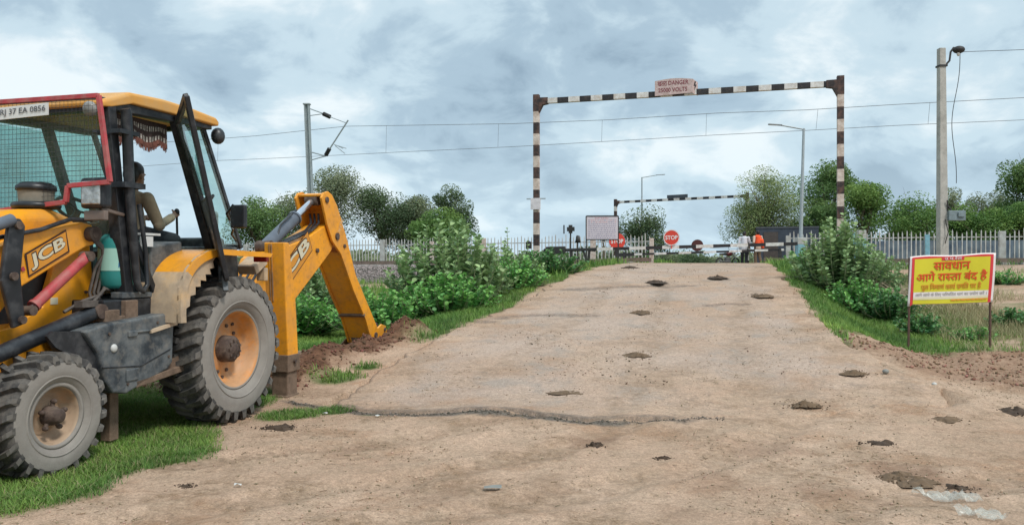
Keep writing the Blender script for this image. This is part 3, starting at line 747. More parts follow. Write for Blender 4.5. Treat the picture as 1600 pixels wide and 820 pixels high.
tree('round_tree', 'low bright dome-shaped tree left of the concrete pole', 24.3, 46.5, 4.2, 4.1, G_bright, 12, 44, 12000, .14, .14, .12, group=FT)
tree('ragged_tree', 'grey-green treetop rising behind the concrete pole', 33.2, 58, 2.8, 6.2, G_grey, 13, 24, 6000, .15, .12, .3, group=FT)
tree('ragged_tree', 'grey-green treetop between the pole and the tall corner tree', 36.4, 58, 3.8, 6.2, G_grey, 14, 30, 8000, .15, .12, .25, group=FT)
tree('dark_tree', 'tall leafy tree at the far right above the fence', 32.3, 47.5, 4.4, 6.8, G_mid, 15, 44, 14000, .17, .17, .2, group=FT, lobes=[(0, .5, .5, .42), (-.1, .8, .3, .2)])
tree('round_tree', 'low bright dome-shaped tree right of the concrete pole', 27.3, 45.5, 3.1, 3.7, G_bright, 16, 34, 9000, .14, .13, .12, group=FT)
tree('round_tree', 'low bright dome-shaped tree under the tall corner tree', 29.6, 45, 3.0, 3.8, G_bright, 17, 34, 9000, .14, .13, .12, group=FT)
BT = 'bushes far beyond the crossing'
for i, (px, D, w, h, m) in enumerate(((1042, 88, 3.6, 1.9, G_grey), (1088, 84, 4.4, 2.3, G_dark), (1062, 96, 4.5, 1.9, G_mid), (1120, 92, 3.0, 1.7, G_grey), (1010, 90, 3.2, 2.0, G_mid), (1150, 96, 3.0, 1.8, G_mid))):
    labs = ['grey-green bush under the round stop disc', 'largest dark bush under the maroon disc', 'low green bush in the middle distance between the two discs',
            'small grey bush left of the motorcycle', 'green bush beside the far street lamp foot', 'green bush behind the walking men']
    tree('far_bush', labs[i], (px-800)/1200*D, D, w, h, m, 40+i, 18, 2600, .2, .07, .02, group=BT)
# far-off wood along the horizon
rr = np.random.RandomState(5)
P = []; T = []
for i in range(420):
    a = -52 + 104*rr.rand(); D = 150 + 130*rr.rand(); x = math.tan(RAD(a))*D; hh = 2.2+3.2*rr.rand()
    n = 130; q = np.clip(rr.randn(n, 3), -1.5, 1.5)*np.array([2.6, 1.5, hh*.28]) + np.array([x, D, hh*.48]); P.append(q); T.append(np.full(n, rr.rand()) + rr.randn(n)*.15)
P = np.concatenate(P); T = np.clip(np.concatenate(T), 0, 1); n = len(P)
A = norm(rr.randn(n, 3)); B, Nn = frame(A, rr); s = .8+.6*rr.rand(n)
tag(instance_mesh('far_wood', QUAD_V, QUAD_F, P, A, B, Nn, np.stack([s, s, s], -1), G_grey, T), kind='stuff')

VB = 'bushes on the left bank'
stem_bush('milkweed_bush', 'large pale grey-green milkweed bush on the left bank in front of the fence', 'bush', -1.4, 17.4, 3.1, 2.1, 130, .21, G_calo, 101, group=VB)
stem_bush('milkweed_bush', 'pale milkweed showing under the raised boom', 'bush', -4.9, 18.4, 2.8, 1.75, 90, .18, G_calo, 102, group=VB)
stem_bush('milkweed_bush', 'looser pale bush right of the large milkweed', 'bush', -.1, 20.2, 2.5, 1.35, 80, .16, G_calo, 103, group=VB)
stem_bush('leafy_bush', 'low bright green broad-leaved bush just right of the dipper arm', 'bush', -2.55, 15.5, 2.6, .95, 120, .14, G_broad, 104, group=VB, flat=.7, spread=1.1)
stem_bush('leafy_bush', 'bright green broad-leaved bush between the stabiliser leg and the dipper arm', 'bush', -4.5, 15.9, 2.5, .95, 80, .15, G_broad, 105, group=VB, flat=.7)
stem_bush('leafy_bush', 'spreading broad-leaved bush at the foot of the large milkweed', 'bush', -1.35, 16.0, 2.4, .95, 100, .15, G_broad, 106, group=VB, flat=.7)
stem_bush('leafy_bush', 'green bush on the bank half way up to the gauge post', 'bush', -.05, 18.5, 2.2, .85, 90, .13, G_broad, 107, group=VB, flat=.7)
stem_bush('leafy_bush', 'dark green bush at the foot of the left gauge post', 'bush', 1.05, 21.2, 2.3, .75, 80, .13, G_deep, 108, group=VB, flat=.7)
stem_bush('milkweed_bush', 'small pale weed bush left of the striped stub post', 'bush', .1, 22.6, 1.3, 1.0, 24, .12, G_calo, 109, group=VB)
for i, (px, D, h) in enumerate(((790, 20.3, 2.1), (822, 21.5, 1.75), (757, 19.6, 1.45))):
    stem_bush('sapling', ['tall thin sapling with sparse leaves against the sky left of the gauge post', 'short sapling beside the striped stub post', 'thin sapling rising out of the loose pale bush'][i],
              'sapling', (px-800)/1200*D, D, .28, h, 3, .13, G_calo, 120+i, density=.55, group='saplings on the left bank')
RB = 'bushes on the right bank'
stem_bush('milkweed_bush', 'tall pale milkweed bush in front of the right gauge post', 'bush', 7.8, 18.3, 2.3, 1.85, 105, .18, G_calo, 131, group=RB)
stem_bush('milkweed_bush', 'pale milkweed sprays right of the tall milkweed', 'bush', 9.1, 19.3, 1.9, 1.25, 50, .16, G_calo, 132, group=RB)
stem_bush('leafy_bush', 'bright green bush below the tall right milkweed', 'bush', 7.65, 16.9, 1.9, .8, 60, .12, G_broad, 133, group=RB, flat=.7)
stem_bush('leafy_bush', 'dark green bush left of the yellow warning sign', 'bush', 8.0, 16.2, 1.5, .75, 46, .12, G_deep, 134, group=RB, flat=.7)
stem_bush('leafy_bush', 'small dark bush under the left end of the yellow sign', 'bush', 7.75, 14.6, 1.1, .45, 36, .10, G_deep, 135, group=RB, flat=.7)
stem_bush('leafy_bush', 'small dark bush right of the yellow sign', 'bush', 9.9, 15.2, 1.1, .42, 34, .10, G_deep, 136, group=RB, flat=.7)
stem_bush('leafy_bush', 'low weed clump between the legs of the yellow sign', 'bush', 8.35, 13.9, .9, .28, 26, .08, G_broad, 137, group=RB, flat=.6)
stem_bush('leafy_bush', 'green weeds on the scrub near the fence at the far right', 'bush', 14.4, 22.5, 1.8, .5, 36, .11, G_broad, 138, group=RB, flat=.6)
stem_bush('leafy_bush', 'green weeds on the crest beside the blue gate pillar', 'bush', 9.5, 25.0, 1.5, .7, 40, .12, G_broad, 139, group=RB, flat=.6)
# heap of dry twigs
r = np.random.RandomState(9); mb = MB()
for i in range(150):
    a = r.rand()*6.28; L = .4+.9*r.rand(); x = r.randn()*.35; y = r.randn()*.3; z = r.rand()*.35
    d = Vector((math.cos(a), math.sin(a)*.5, .15+.7*r.rand())).normalized()*L
    p = Vector((x, y, z)); mb.tube([p-d*.4, p+Vector((0, 0, .05)), p+d*.6], [.009, .007, .003], 4, caps=False)
o = mb.build('brushwood', mat('dead_twigs', (.42, .34, .24), .9)); o.location = (9.35, 18.4, gz(9.35, 18.4))
tag(o, 'pale heap of dead twigs left of the yellow sign', 'brushwood')
# ---------------------------------------------------------------- text
def text_geo(s, bold=.0):
    c = bpy.data.curves.new('lettering', 'FONT'); c.body = s; c.offset = bold; c.resolution_u = 3
    o = bpy.data.objects.new('lettering', c); C.objects.link(o)
    bpy.context.view_layer.update()
    me = bpy.data.meshes.new_from_object(o.evaluated_get(bpy.context.evaluated_depsgraph_get()))
    V = [tuple(v.co) for v in me.vertices]; Fc = [tuple(p.vertices) for p in me.polygons]
    bpy.data.objects.remove(o); bpy.data.curves.remove(c); bpy.data.meshes.remove(me)
    return V, Fc
def lettering(name, s, m, origin, xdir, updir, width=None, height=None, parent=None, bold=.0, slant=0, centre=True, thick=.0, merge=None):
    """flat letters fitted to width and height in the plane xdir / updir"""
    V, Fc = s if isinstance(s, tuple) else text_geo(s, bold)
    V = np.array(V); x0, x1, y0, y1 = V[:, 0].min(), V[:, 0].max(), V[:, 1].min(), V[:, 1].max()
    sy = height/(y1-y0) if height else None; sx = width/(x1-x0) if width else sy
    sy = sy or sx
    X = (V[:, 0]-(x0+x1)/2 if centre else V[:, 0]-x0)*sx; Y = (V[:, 1]-(y0+y1)/2)*sy; X = X + Y*slant
    xd = Vector(xdir).normalized(); ud = Vector(updir).normalized(); o = Vector(origin)
    P = [o + xd*float(a) + ud*float(b) for a, b in zip(X, Y)]
    mb = merge or MB(); mb.add(P, Fc)
    if merge: return None
    return mb.build(name, m, parent, normals=False)
def hindi(tokens, bold=.012):
    """Devanagari set glyph by glyph; 'X~' is a half letter (its upright cut away), '^' a reph hook over the last letter, '/' the rakar stroke"""
    V, Fc = [], []; x = 0.0
    def adv(s):
        a = text_geo(s+'न'); b = text_geo('न')
        return max(v[0] for v in a[0]) - max(v[0] for v in b[0])
    cache = {}
    for t in tokens:
        if t == ' ': x += .26; continue
        if t in '^/':
            b = len(V)
            if t == '^': pts = [(x-.16, .68), (x-.13, .68), (x-.09, .80), (x-.02, .84), (x-.02, .88), (x-.12, .84)]
            else: pts = [(x-.36, .0), (x-.30, -.03), (x-.13, .22), (x-.13, .31)]
            V += pts and [(p[0], p[1], 0) for p in pts]; Fc.append(tuple(range(b, b+len(pts)))); continue
        half = t.endswith('~'); g = t[0] if half else t
        if g not in cache: cache[g] = (text_geo(g, bold), adv(g))
        (gv, gf), ad = cache[g]
        if half:
            bm = bmesh.new(); vs = [bm.verts.new(v) for v in gv]
            for f in gf:
                try: bm.faces.new([vs[i] for i in f])
                except ValueError: pass
            cut = ad-.20
            bmesh.ops.bisect_plane(bm, geom=bm.verts[:]+bm.edges[:]+bm.faces[:], plane_co=(cut, 0, 0), plane_no=(1, 0, 0), clear_outer=True)
            bm.verts.index_update(); gv = [tuple(v.co) for v in bm.verts]; gf = [tuple(v.index for v in f.verts) for f in bm.faces]; bm.free(); ad = cut
        b = len(V); V += [(v[0]+x, v[1], 0) for v in gv]; Fc += [tuple(b+i for i in f) for f in gf]; x += ad
    return V, Fc

M_white = mat('white_paint', (.68, .66, .64), .6, .15, 8, dust=((.40, .30, .22), .3, 9))
M_black = mat('black_paint', (.025, .022, .024), .55, .3, 8, dust=((.16, .12, .10), .12, 9))
M_cream = mat('aged_white_paint', (.62, .53, .47), .7, .2, 8, dust=((.34, .22, .16), .35, 7))
M_brown = mat('rusty_black_paint', (.035, .026, .026), .7, .3, 8, dust=((.20, .10, .07), .3, 7))
M_galv = mat('galvanised_steel', (.36, .40, .42), .5, .12, 12, metallic=.3)
M_conc2 = mat('pole_concrete', (.42, .40, .365), .9, .14, 4, .4, 50, stain=((.22, .21, .19), .25, 3))
M_dkmet = mat('dark_iron', (.03, .028, .028), .6, .3, 12)
M_red = mat('sign_red', (.62, .055, .035), .45, .1, 8)
M_lets = mat('letter_white', (.75, .74, .72), .5, .05, 8)

def banded(mb, p, q, wdt, period, first=0, up=(0, 0, 1), skip=0):
    p, q = Vector(p), Vector(q); L = (q-p).length; d = (q-p)/L; t = 0; k = first
    while t < L-1e-4:
        t2 = min(L, t+period); mb.bar(p+d*t, p+d*t2, wdt, mi=k % 2, up=up); t = t2; k += 1
# ---- near height gauge
def gauge(A, B, zt, zbeamdrop, w, label, grp, dark=M_black, light=M_white, near=True):
    A = Vector(A); B = Vector(B); base = (A.x, A.y, 0)
    za, zb = gz(A.x, A.y), gz(B.x, B.y)
    root = empty('height_gauge', (A.x, A.y, za), 0, label, 'height gauge', grp)
    o = Vector((A.x, A.y, za)); xd = Vector((B.x-A.x, B.y-A.y, 0)).normalized()
    for P, zg in ((A, za), (B, zb)):
        mb = MB(); banded(mb, Vector((P.x, P.y, zt-.5))-o, Vector((P.x, P.y, zg-.15))-o, w, .335 if near else .36, 1, up=xd)
        mb.bar(Vector((P.x, P.y, zt-.5))-o, Vector((P.x, P.y, zt))-o, w+.012, mi=0, up=xd)
        mb.build('post', [M_brown, M_cream] if near else [M_brown, light], root)
    mb = MB(); zb_ = zt - zbeamdrop
    banded(mb, Vector((A.x, A.y, zb_))+xd*.32-o, Vector((B.x, B.y, zb_))-xd*.33-o, w*.9, .335 if near else .42, 1)
    mb.build('beam', [dark, light], root)
    for P, s in ((A, 1), (B, -1)):
        mb = MB(); c = Vector((P.x, P.y, zb_))-o
        nrm = Vector((-xd.y, xd.x, 0))
        tri = [c + xd*s*w*.5 + Vector((0, 0, w*.62)), c + xd*s*(.36) + Vector((0, 0, w*.58)), c + xd*s*(.36) - Vector((0, 0, w*.52)), c + xd*s*.2 - Vector((0, 0, w*.7)), c + xd*s*w*.5 - Vector((0, 0, .34))]
        vs = [t - nrm*w*.52 for t in tri] + [t + nrm*w*.52 for t in tri]; n = 5
        mb.add(vs, [tuple(range(n)), tuple(range(2*n-1, n-1, -1))] + [(i, i+n, (i+1) % n + n, (i+1) % n) for i in range(n)])
        mb.build('corner_bracket', M_brown, root)
    return root, o, xd, zb_
g1, og, xd, zb1 = gauge((.735, 23.05, 0), (8.86, 20.72, 0), 6.57, .20, .165, 'near black and white striped height gauge arching over the road', 'height gauges over the road')
yd = Vector((xd.y, -xd.x, 0))        # towards the camera
def Gp(s, z, out=0): return Vector((.735, 23.05, z)) + xd*s + yd*out - og
M_sign = mat('faded_signboard', (.58, .44, .43), .6, .12, 14, dust=((.36, .26, .22), .4, 12))
M_mar = mat('maroon_letters', (.20, .03, .045), .6, .2, 20)
mb = MB(); s0, s1 = 3.52, 4.58; zc_ = zb1+.13; n = 10; top = []
for i in range(n+1):
    t = i/n; top.append((s0+(s1-s0)*t, zc_+.225+.05*math.sin(math.pi*min(1, t*1.0))))
poly = [(s0, zc_-.2), (s1-.02, zc_-.16), ] + top[::-1]
vs = [Gp(a, b, .12) for a, b in poly] + [Gp(a, b, .10) for a, b in poly]; k = len(poly)
mb.add(vs, [tuple(range(k)), tuple(range(2*k-1, k-1, -1))] + [(i, i+k, (i+1) % k + k, (i+1) % k) for i in range(k)])
wing = [(s1-.015, zc_-.17, .12), (s1+.13, zc_-.24, .02), (s1+.13, zc_+.14, .02), (s1-.015, zc_+.235, .12)]
vs = [Gp(*a) for a in wing] + [Gp(a, b, c_-.02) for a, b, c_ in wing]
mb.add(vs, [(0, 1, 2, 3), (7, 6, 5, 4), (0, 4, 5, 1), (1, 5, 6, 2), (2, 6, 7, 3), (3, 7, 4, 0)])
sb = mb.build('danger_board', M_sign, g1)
rt = -yd*0+xd
lettering('lettering', hindi(['ख', 'त', 'र', 'ा'], .01), M_mar, Gp(s0+.21, zc_+.135, .124), xd, (0, 0, 1), .26, .13, sb)
lettering('lettering', 'DANGER', M_mar, Gp(s0+.66, zc_+.15, .124), xd, (0, 0, 1), .56, .12, sb, .012)
lettering('lettering', '25000 VOLTS', M_mar, Gp(s0+.50, zc_-.045, .124), xd, (0, 0, 1), .80, .12, sb, .012)
mb = MB(); bolt = [(.0, .14), (.04, .14), (.015, .05), (.055, .05), (-.01, -.12), (.005, .01), (-.03, .01)]
mb.add([Gp(s1+.05+a*.9, zc_+.02+b, .085-a*.7) for a, b in bolt], [tuple(range(7))]); mb.build('lightning_mark', M_black, sb, normals=False)
mb = MB(); c = Gp(.0, 2.98+.32, .0)
mb.box(Gp(0, 3.30, .11), (.30, .03, .34), Matrix.Rotation(math.atan2(xd.y, xd.x), 3, 'Z')); mb.build('blank_plate', mat('white_plate', (.62, .58, .60), .6), g1)
mb = MB(); mb.bar(Gp(-.28, 3.45, .1), Gp(.3, 3.45, .1), .035); mb.build('plate_bracket', M_galv, g1)
# ---- far height gauge
g2, o2, xd2, zb2 = gauge((7.55, 56.0, 0), (15.5, 50.6, 0), 6.15, .22, .18, 'far striped height gauge beyond the crossing, partly behind the acacia', 'height gauges over the road', near=False)
g2['label'] = 'far striped height gauge beyond the level crossing, small in the distance'
mb = MB(); c = Vector((7.55, 56.0, zb2+.16)) + xd2*4.75 - o2
mb.box(c, (1.5, .06, .32), Matrix.Rotation(math.atan2(xd2.y, xd2.x), 3, 'Z')); mb.build('danger_board', mat('slate_board', (.055, .065, .08), .6), g2)

# ---- striped stub post left of the near gauge
def P(px, D): return (px-800)/1200*D
x, y = P(826, 24.2), 24.2; z = gz(x, y)
mb = MB(); mb.box((0, 0, .45-.1), (.19, .19, .9), mi=1); mb.box((0, 0, 1.10-.05), (.195, .195, .52), mi=0); mb.box((0, 0, 1.5), (.18, .18, .2), mi=0)
mb.add([Vector(v) for v in ((-.1, -.1, 1.6), (.1, -.1, 1.6), (.1, .1, 1.6), (-.1, .1, 1.6), (0, 0, 1.66))], [(0, 1, 4), (1, 2, 4), (2, 3, 4), (3, 0, 4)], 0)
o = mb.build('marker_post', [M_black, M_cream], bevel=.008); o.location = (x, y, z)
o.location.z = min(z, 1.55+42/1200*24.2-1.66)
tag(o, 'short square striped marker post left of the near gauge', 'post')

# ---- palisade fence along the far side of the track
M_pick = mat('fence_paint', (.45, .45, .43), .6, .2, 3, dust=((.26, .21, .18), .3, 4))
M_blue = mat('pale_blue_paint', (.20, .40, .48), .6, .2, 4, dust=((.35, .3, .25), .2, 5))
def fence(u_a, u_b, v0, label, name='palisade_fence', bay=3.0, h=1.52, blue=(), seed=0):
    n = int(round((u_b-u_a)/bay)); p0 = xy(u_a, v0); root = empty(name, (*p0, gz(*p0)), 0, label, 'fence', 'palisade fences along the track')
    o = Vector((*p0, gz(*p0))); r = np.random.RandomState(seed)
    fz = lambda u: gz(*xy(u, v0)) if u_a > 0 else float(np.interp(u, [-28.6, -4.6], [1.03, 1.17]))
    for i in range(n+1):
        p = xy(u_a+i*bay, v0); z = fz(u_a+i*bay); ph = .98*h if i % 2 else .9*h
        mb = MB(); mb.box(Vector((*p, z+ph/2-.1))-o, (.27 if i % 2 else .2, .2, ph+.2), Matrix.Rotation(-.297, 3, 'Z'))
        mb.build('post', M_blue if i in blue else M_cream if i % 3 else M_pick, root, bevel=.012)
    for i in range(n):
        mb = MB(); a = xy(u_a+i*bay, v0-.03); b = xy(u_a+(i+1)*bay, v0-.03); za, zb = fz(u_a+i*bay), fz(u_a+(i+1)*bay)
        A = Vector((*a, za)); B = Vector((*b, zb))
        for zz in (.22, 1.22): mb.bar(A+Vector((0, 0, zz*h/1.5))-o, B+Vector((0, 0, zz*h/1.5))-o, .045, .05)
        m_ = 16
        for k in range(m_):
            t = (k+.5)/m_; q = A.lerp(B, t); ln = r.randn()*.012
            q = q + Vector((-.0102, -.034, 0))
            hh = h*(1.0+.03*r.randn()); mb.bar(q+Vector((0, 0, .03))-o, q+Vector((ln, 0, hh-.08))-o, .05, .016, up=(0, 1, 0))
            e = q+Vector((ln, 0, hh-.08))-o
            mb.add([e+Vector((-.025, 0, 0)), e+Vector((.025, 0, 0)), e+Vector((0, 0, .09))], [(0, 1, 2)])
        mb.build('picket_panel', M_pick, root, normals=False)
    return root
fence(-28.6, -4.6, 39.2, 'white palisade fence along the track left of the road', h=1.78, seed=1)
fence(1.9, 31.9, 39.2, 'white palisade fence with pale blue posts right of the road', blue=(1, 2, 5, 7), seed=2)
# short return of the fence beside the gate, right
# ---- dark blue sheet hoarding behind the right fence
mb = MB()
us = np.arange(4.6, 32, .12)
M_sheet = mat('slate_sheet', (.055, .085, .125), .6, .4, .8, stain=((.20, .24, .26), .4, 1.2))
vs = []; fs = []
for i, u in enumerate(us):
    p = xy(u, 41.2 + (.03 if i % 2 else 0)); z = gz(*p); tp = 1.12 + .10*float(vnoise(np.array([u*.35]), 1.2, 4)[0])
    vs += [(*p, z-.05), (*p, z+tp)]; q = xy(u, 41.26 + (.03 if i % 2 else 0)); vs += [(*q, z-.05), (*q, z+tp)]
for i in range(len(us)-1):
    a = i*4; b = a+4; fs += [(a, b, b+1, a+1), (a+2, a+3, b+3, b+2), (a+1, b+1, b+3, a+3)]
mb.add(vs, fs); tag(mb.build('sheet_hoarding', M_sheet, normals=False), 'low dark slate-blue corrugated hoarding behind the right fence', 'hoarding')

# ---- gate pillars
for (px, D, h, nm, lb) in ((1251, 28.6, 1.05, 'gate_pillar', 'pale blue pillar with white top holding the right end of the near barrier'), (1345, 30.4, 1.35, 'gate_pillar', 'pale blue pillar standing alone behind the right milkweed bush')):
    x = P(px, D); z = gz(x, D); mb = MB(); mb.box((0, 0, h*.36), (.3, .3, h*.85)); mb.box((0, 0, h*.9), (.31, .31, h*.24), mi=1)
    o = mb.build(nm, [M_blue, M_pick], bevel=.015); o.location = (x, D, z); tag(o, lb, 'pillar', 'pale blue gate pillars')

# ---- level crossing barriers
def barrier(A, B, zA, zB, w, period, label, grp, disc_t, disc_r, disc_m, txt, cw=True, disc_dz=.02):
    A = Vector((*A, 0)); B = Vector((*B, 0)); zg = gz(A.x, A.y); o = Vector((A.x, A.y, zg))
    root = empty('level_crossing_gate', o, 0, label, 'barrier', grp)
    a = Vector((A.x, A.y, zA))-o; b = Vector((B.x, B.y, zB))-o; d = (b-a).normalized()
    mb = MB(); L = (b-a).length; banded(mb, a+d*.9 if cw else a, b, w, period, 1); mb.build('boom', [M_black, M_white], root)
    mb = MB()
    for k in range(int(L/1.5)):
        q = a+d*(1.6+1.5*k)
        if (q-a).length < L-.3: MB().tube([q, q-Vector((0, 0, .28))], .008, 5).build('hanging_rod', M_dkmet, root)
    nv = Vector((d.y, -d.x, 0))
    c = a+d*disc_t + nv*(w*.6+.01) + Vector((0, 0, disc_dz))
    R = Matrix((d, Vector((0, 0, 1)).cross(d), Vector((0, 0, 1)))).transposed()
    mb = MB(); n = 40
    ring = lambda r_, out: [c + d*math.cos(2*math.pi*i/n)*r_ + Vector((0, 0, math.sin(2*math.pi*i/n)*r_)) + nv*out for i in range(n)]
    f0 = ring(disc_r, .012); b0 = ring(disc_r, -.006)
    mb.add(f0+b0, [tuple(range(n)), tuple(range(2*n-1, n-1, -1))] + [(i, (i+1) % n, (i+1) % n + n, i+n) for i in range(n)])
    ds = mb.build('stop_disc', disc_m, root)
    if txt:
        mb = MB(); f1 = ring(disc_r*.985, .016); f2 = ring(disc_r*.9, .016)
        mb.add(f1+f2, [(i, (i+1) % n, (i+1) % n + n, i+n) for i in range(n)]); mb.build('rim', M_lets, ds, normals=False)
        lettering('lettering', 'STOP', M_lets, c+nv*.018, d, (0, 0, 1), disc_r*1.5, disc_r*.52, ds, .02)
        mb = MB(); mb.bar(c-Vector((0, 0, disc_r+.12)), c-Vector((0, 0, disc_r-.05)), .03); mb.build('disc_bracket', M_red, root)
    else:
        mb = MB(); mb.bar(c-Vector((0, 0, disc_r+.1)), c-Vector((0, 0, disc_r-.05)), .05); mb.build('disc_bracket', M_dkmet, root)
    return root, a, d, o, nv
DN = lambda px, D: (P(px, D), D)
nb, a, d, o, nv = barrier(DN(897, 29.9), DN(1246, 27.9), 2.04, 2.23, .12, .62, 'near level crossing barrier with the red STOP disc and black counterweight', 'level crossing barriers', 3.72, .30, M_red, 'STOP', disc_dz=.36)
# counterweight, stand and winding gear
mb = MB(); mb.bar(a-d*.75, a+d*1.35, .11, .12); mb.bar(a-d*1.1, a-d*.35, .24, .30); mb.bar(a-d*1.2, a-d*1.1, .12, .16); mb.build('counterweight', M_dkmet, nb, bevel=.02)
mb = MB(); b0 = a-Vector((0, 0, a.z)); bz = -.12
for sx in (-.15, .55):
    mb.bar(b0+d*(sx-.1)+Vector((0, 0, bz)), b0+d*(sx+.05)+Vector((0, 0, a.z-.05)), .09)
mb.bar(b0+d*.75+Vector((0, 0, bz)), b0+d*.35+Vector((0, 0, a.z)), .07); mb.bar(b0+d*.0+Vector((0, 0, .3)), b0+d*.6+Vector((0, 0, .3)), .06)
mb.build('gear_stand', M_dkmet, nb)
mb = MB(); R90 = None
for sx, r_, zz in ((.05, .17, .36), (.38, .13, .30), (.18, .10, .12)):
    c = b0+d*sx+Vector((0, 0, zz))+nv*.12; n = 20; pts = [c + d*math.cos(i/n*2*math.pi)*r_ + Vector((0, 0, math.sin(i/n*2*math.pi)*r_)) for i in range(n+1)]
    mb.tube(pts, .028, 6, caps=False)
    for q in range(3): mb.bar(c, pts[int(q*n/3)], .03)
mb.build('winding_wheels', M_dkmet, nb)
mb = MB(); c = b0+d*-.02
mb.bar(c-d*.12+Vector((0, 0, .4)), c-d*.12+Vector((0, 0, 1.95)), .055); mb.bar(c+d*.16+Vector((0, 0, .4)), c+d*.16+Vector((0, 0, 1.75)), .05)
mb.bar(c-d*.16+Vector((0, 0, .85)), c+d*.2+Vector((0, 0, .85)), .05)
mb.bar(c+d*.16+Vector((0, 0, 1.22)), c+d*.85+Vector((0, 0, 1.12)), .05)
mb.build('signal_mast', M_dkmet, nb)
mb = MB(); t = c-d*.12+Vector((0, 0, 2.0)); mb.bar(t-d*.13, t+d*.15, .16); mb.bar(t-Vector((0, 0, .16)), t+Vector((0, 0, .16)), .14); mb.bar(t-d*.2+Vector((0, 0, -.17))-d*.06, t-d*.26+Vector((0, 0, .17)), .05); mb.build('cross_lamp', M_dkmet, nb)
mb = MB(); t = c+d*.17+Vector((0, 0, 1.6)); mb.lathe([(.001, .14), (.07, .13), (.085, 0), (.12, -.14), (.001, -.14)], t, 'z', 14); mb.build('bell', M_dkmet, nb)
fb, a, d, o, nv = barrier(DN(985, 38.8), DN(1225, 36.6), 1.95, 2.16, .10, .60, 'far level crossing barrier with the dark maroon disc', 'level crossing barriers', 3.30, .29, mat('disc_maroon', (.075, .022, .02), .6), None, cw=False, disc_dz=.34)
mb = MB(); mb.bar(a-d*.3-Vector((0, 0, a.z+.1)), a-d*.3+Vector((0, 0, .15)), .16); mb.bar(a-d*.6, a+d*.2, .16); q = a+d*7.15; mb.bar(q-Vector((0, 0, .75)), q+Vector((0, 0, .05)), .12)
mb.build('barrier_stand', M_dkmet, fb)

# ---- red stop board on a post behind the notice board
x, y = DN(964, 31.5); z = gz(x, y)
root = empty('stop_sign', (x, y, z), 0, 'red stop board on a black post half hidden behind the notice board', 'sign')
mb = MB(); mb.bar((0, .03, -.1), (0, .03, 2.58-z), .13); mb.build('post', M_black, root)
mb = MB(); n = 30; zc_ = 2.42-z; ring = [(.33*math.cos(i/n*2*math.pi), -.05, zc_+.33*math.sin(i/n*2*math.pi)) for i in range(n)]
mb.add(ring+[(a_, -.035, c_) for a_, b_, c_ in ring], [tuple(range(n)), tuple(range(2*n-1, n-1, -1))]+[(i, (i+1) % n, (i+1) % n+n, i+n) for i in range(n)])
ds = mb.build('disc', M_red, root); lettering('lettering', 'STOP', M_lets, (0, -.056, zc_), (1, 0, 0), (0, 0, 1), .5, .18, ds, .02)

# ---- notice board
x, y = DN(941, 27.0); z = gz(x, y); root = empty('notice_board', (x, y, z), -.05, 'white notice board with red and blue lines of writing beside the near barrier', 'notice board')
zc_ = 1.55+(410-356)/1200*27-z; hw, hh = .56, .415
mb = MB()
for s in (-1, 1): mb.bar((s*hw, .02, -.15), (s*hw, .02, zc_+hh), .045)
mb.build('frame_legs', M_dkmet, root)
mb = MB(); mb.bar((-hw, .0, zc_+hh), (hw, .0, zc_+hh), .04); mb.bar((-hw, .0, zc_-hh), (hw, .0, zc_-hh), .04); mb.build('frame', M_dkmet, root)
mb = MB(); mb.box((0, 0, zc_), (2*hw-.03, .02, 2*hh-.03)); bd = mb.build('panel', mat('notice_white', (.56, .50, .54), .6, .06, 4), root)
r = np.random.RandomState(3); mbs = [MB(), MB()]
for i in range(11):
    zz = zc_+hh-.085-i*.068; wmax = hw-.07 if i else hw*.45; xx = -wmax
    while xx < wmax-.03:
        L = .02+.06*r.rand(); y0 = -.0125; hgt = .016 if i else .022; k = 0 if i < 3 and (i == 0 or r.rand() < .6) else 1
        m_ = int(L/.014)
        mbs[k].add([(xx, y0, zz+hgt*.5), (xx+L, y0, zz+hgt*.5), (xx+L, y0, zz+hgt*.85), (xx, y0, zz+hgt*.85)], [(0, 1, 2, 3)])
        for q in range(m_):
            gx = xx+.004+q*.014; g = hgt*(.7+.5*r.rand())
            mbs[k].add([(gx, y0, zz-g*.5), (gx+.0055, y0, zz-g*.5), (gx+.007, y0, zz+hgt*.5), (gx+.001, y0, zz+hgt*.5)], [(0, 1, 2, 3)])
        xx += L+.018
mbs[0].build('red_writing', mat('ink_red', (.45, .06, .08), .6), bd, normals=False); mbs[1].build('blue_writing', mat('ink_blue', (.06, .06, .22), .6), bd, normals=False)

# ---- street lamps
def street_lamp(px, D, ztop, arm, label, tilt=0):
    x = P(px, D); z = gz(x, D); root = empty('street_lamp', (x, D, z), 0, label, 'street lamp', 'street lamps at the crossing')
    h = ztop-z
    mb = MB(); mb.tube([(0, 0, -.1), (tilt*.4, 0, h*.4), (tilt, 0, h)], [.075, .065, .045], 12); mb.build('pole', M_galv, root)
    mb = MB(); mb.box((0, 0, .02), (.3, .3, .04)); mb.build('base_plate', M_galv, root)
    mb = MB(); s = 1 if arm > 0 else -1; e = (tilt+arm*.68, 0, h+abs(arm)*.10); mb.tube([(tilt-.05*s, 0, h-.05), (tilt, 0, h-.03), e], .03, 8); mb.build('arm', M_galv, root)
    mb = MB(); q = (tilt+arm, 0, h+abs(arm)*.12); mb.bar((tilt+arm*.62, 0, h+abs(arm)*.095), q, .12, .045, up=(0, 0, 1)); lh = mb.build('lamp_head', mat('lamp_grey', (.22, .24, .26), .5), root, bevel=.01)
    mb = MB(); mb.bar((tilt+arm*.72, 0, h+abs(arm)*.105-.026), (tilt+arm*.97, 0, h+abs(arm)*.117-.026), .09, .006); mb.build('lens', mat('lamp_lens', (.6, .6, .58), .3), lh)
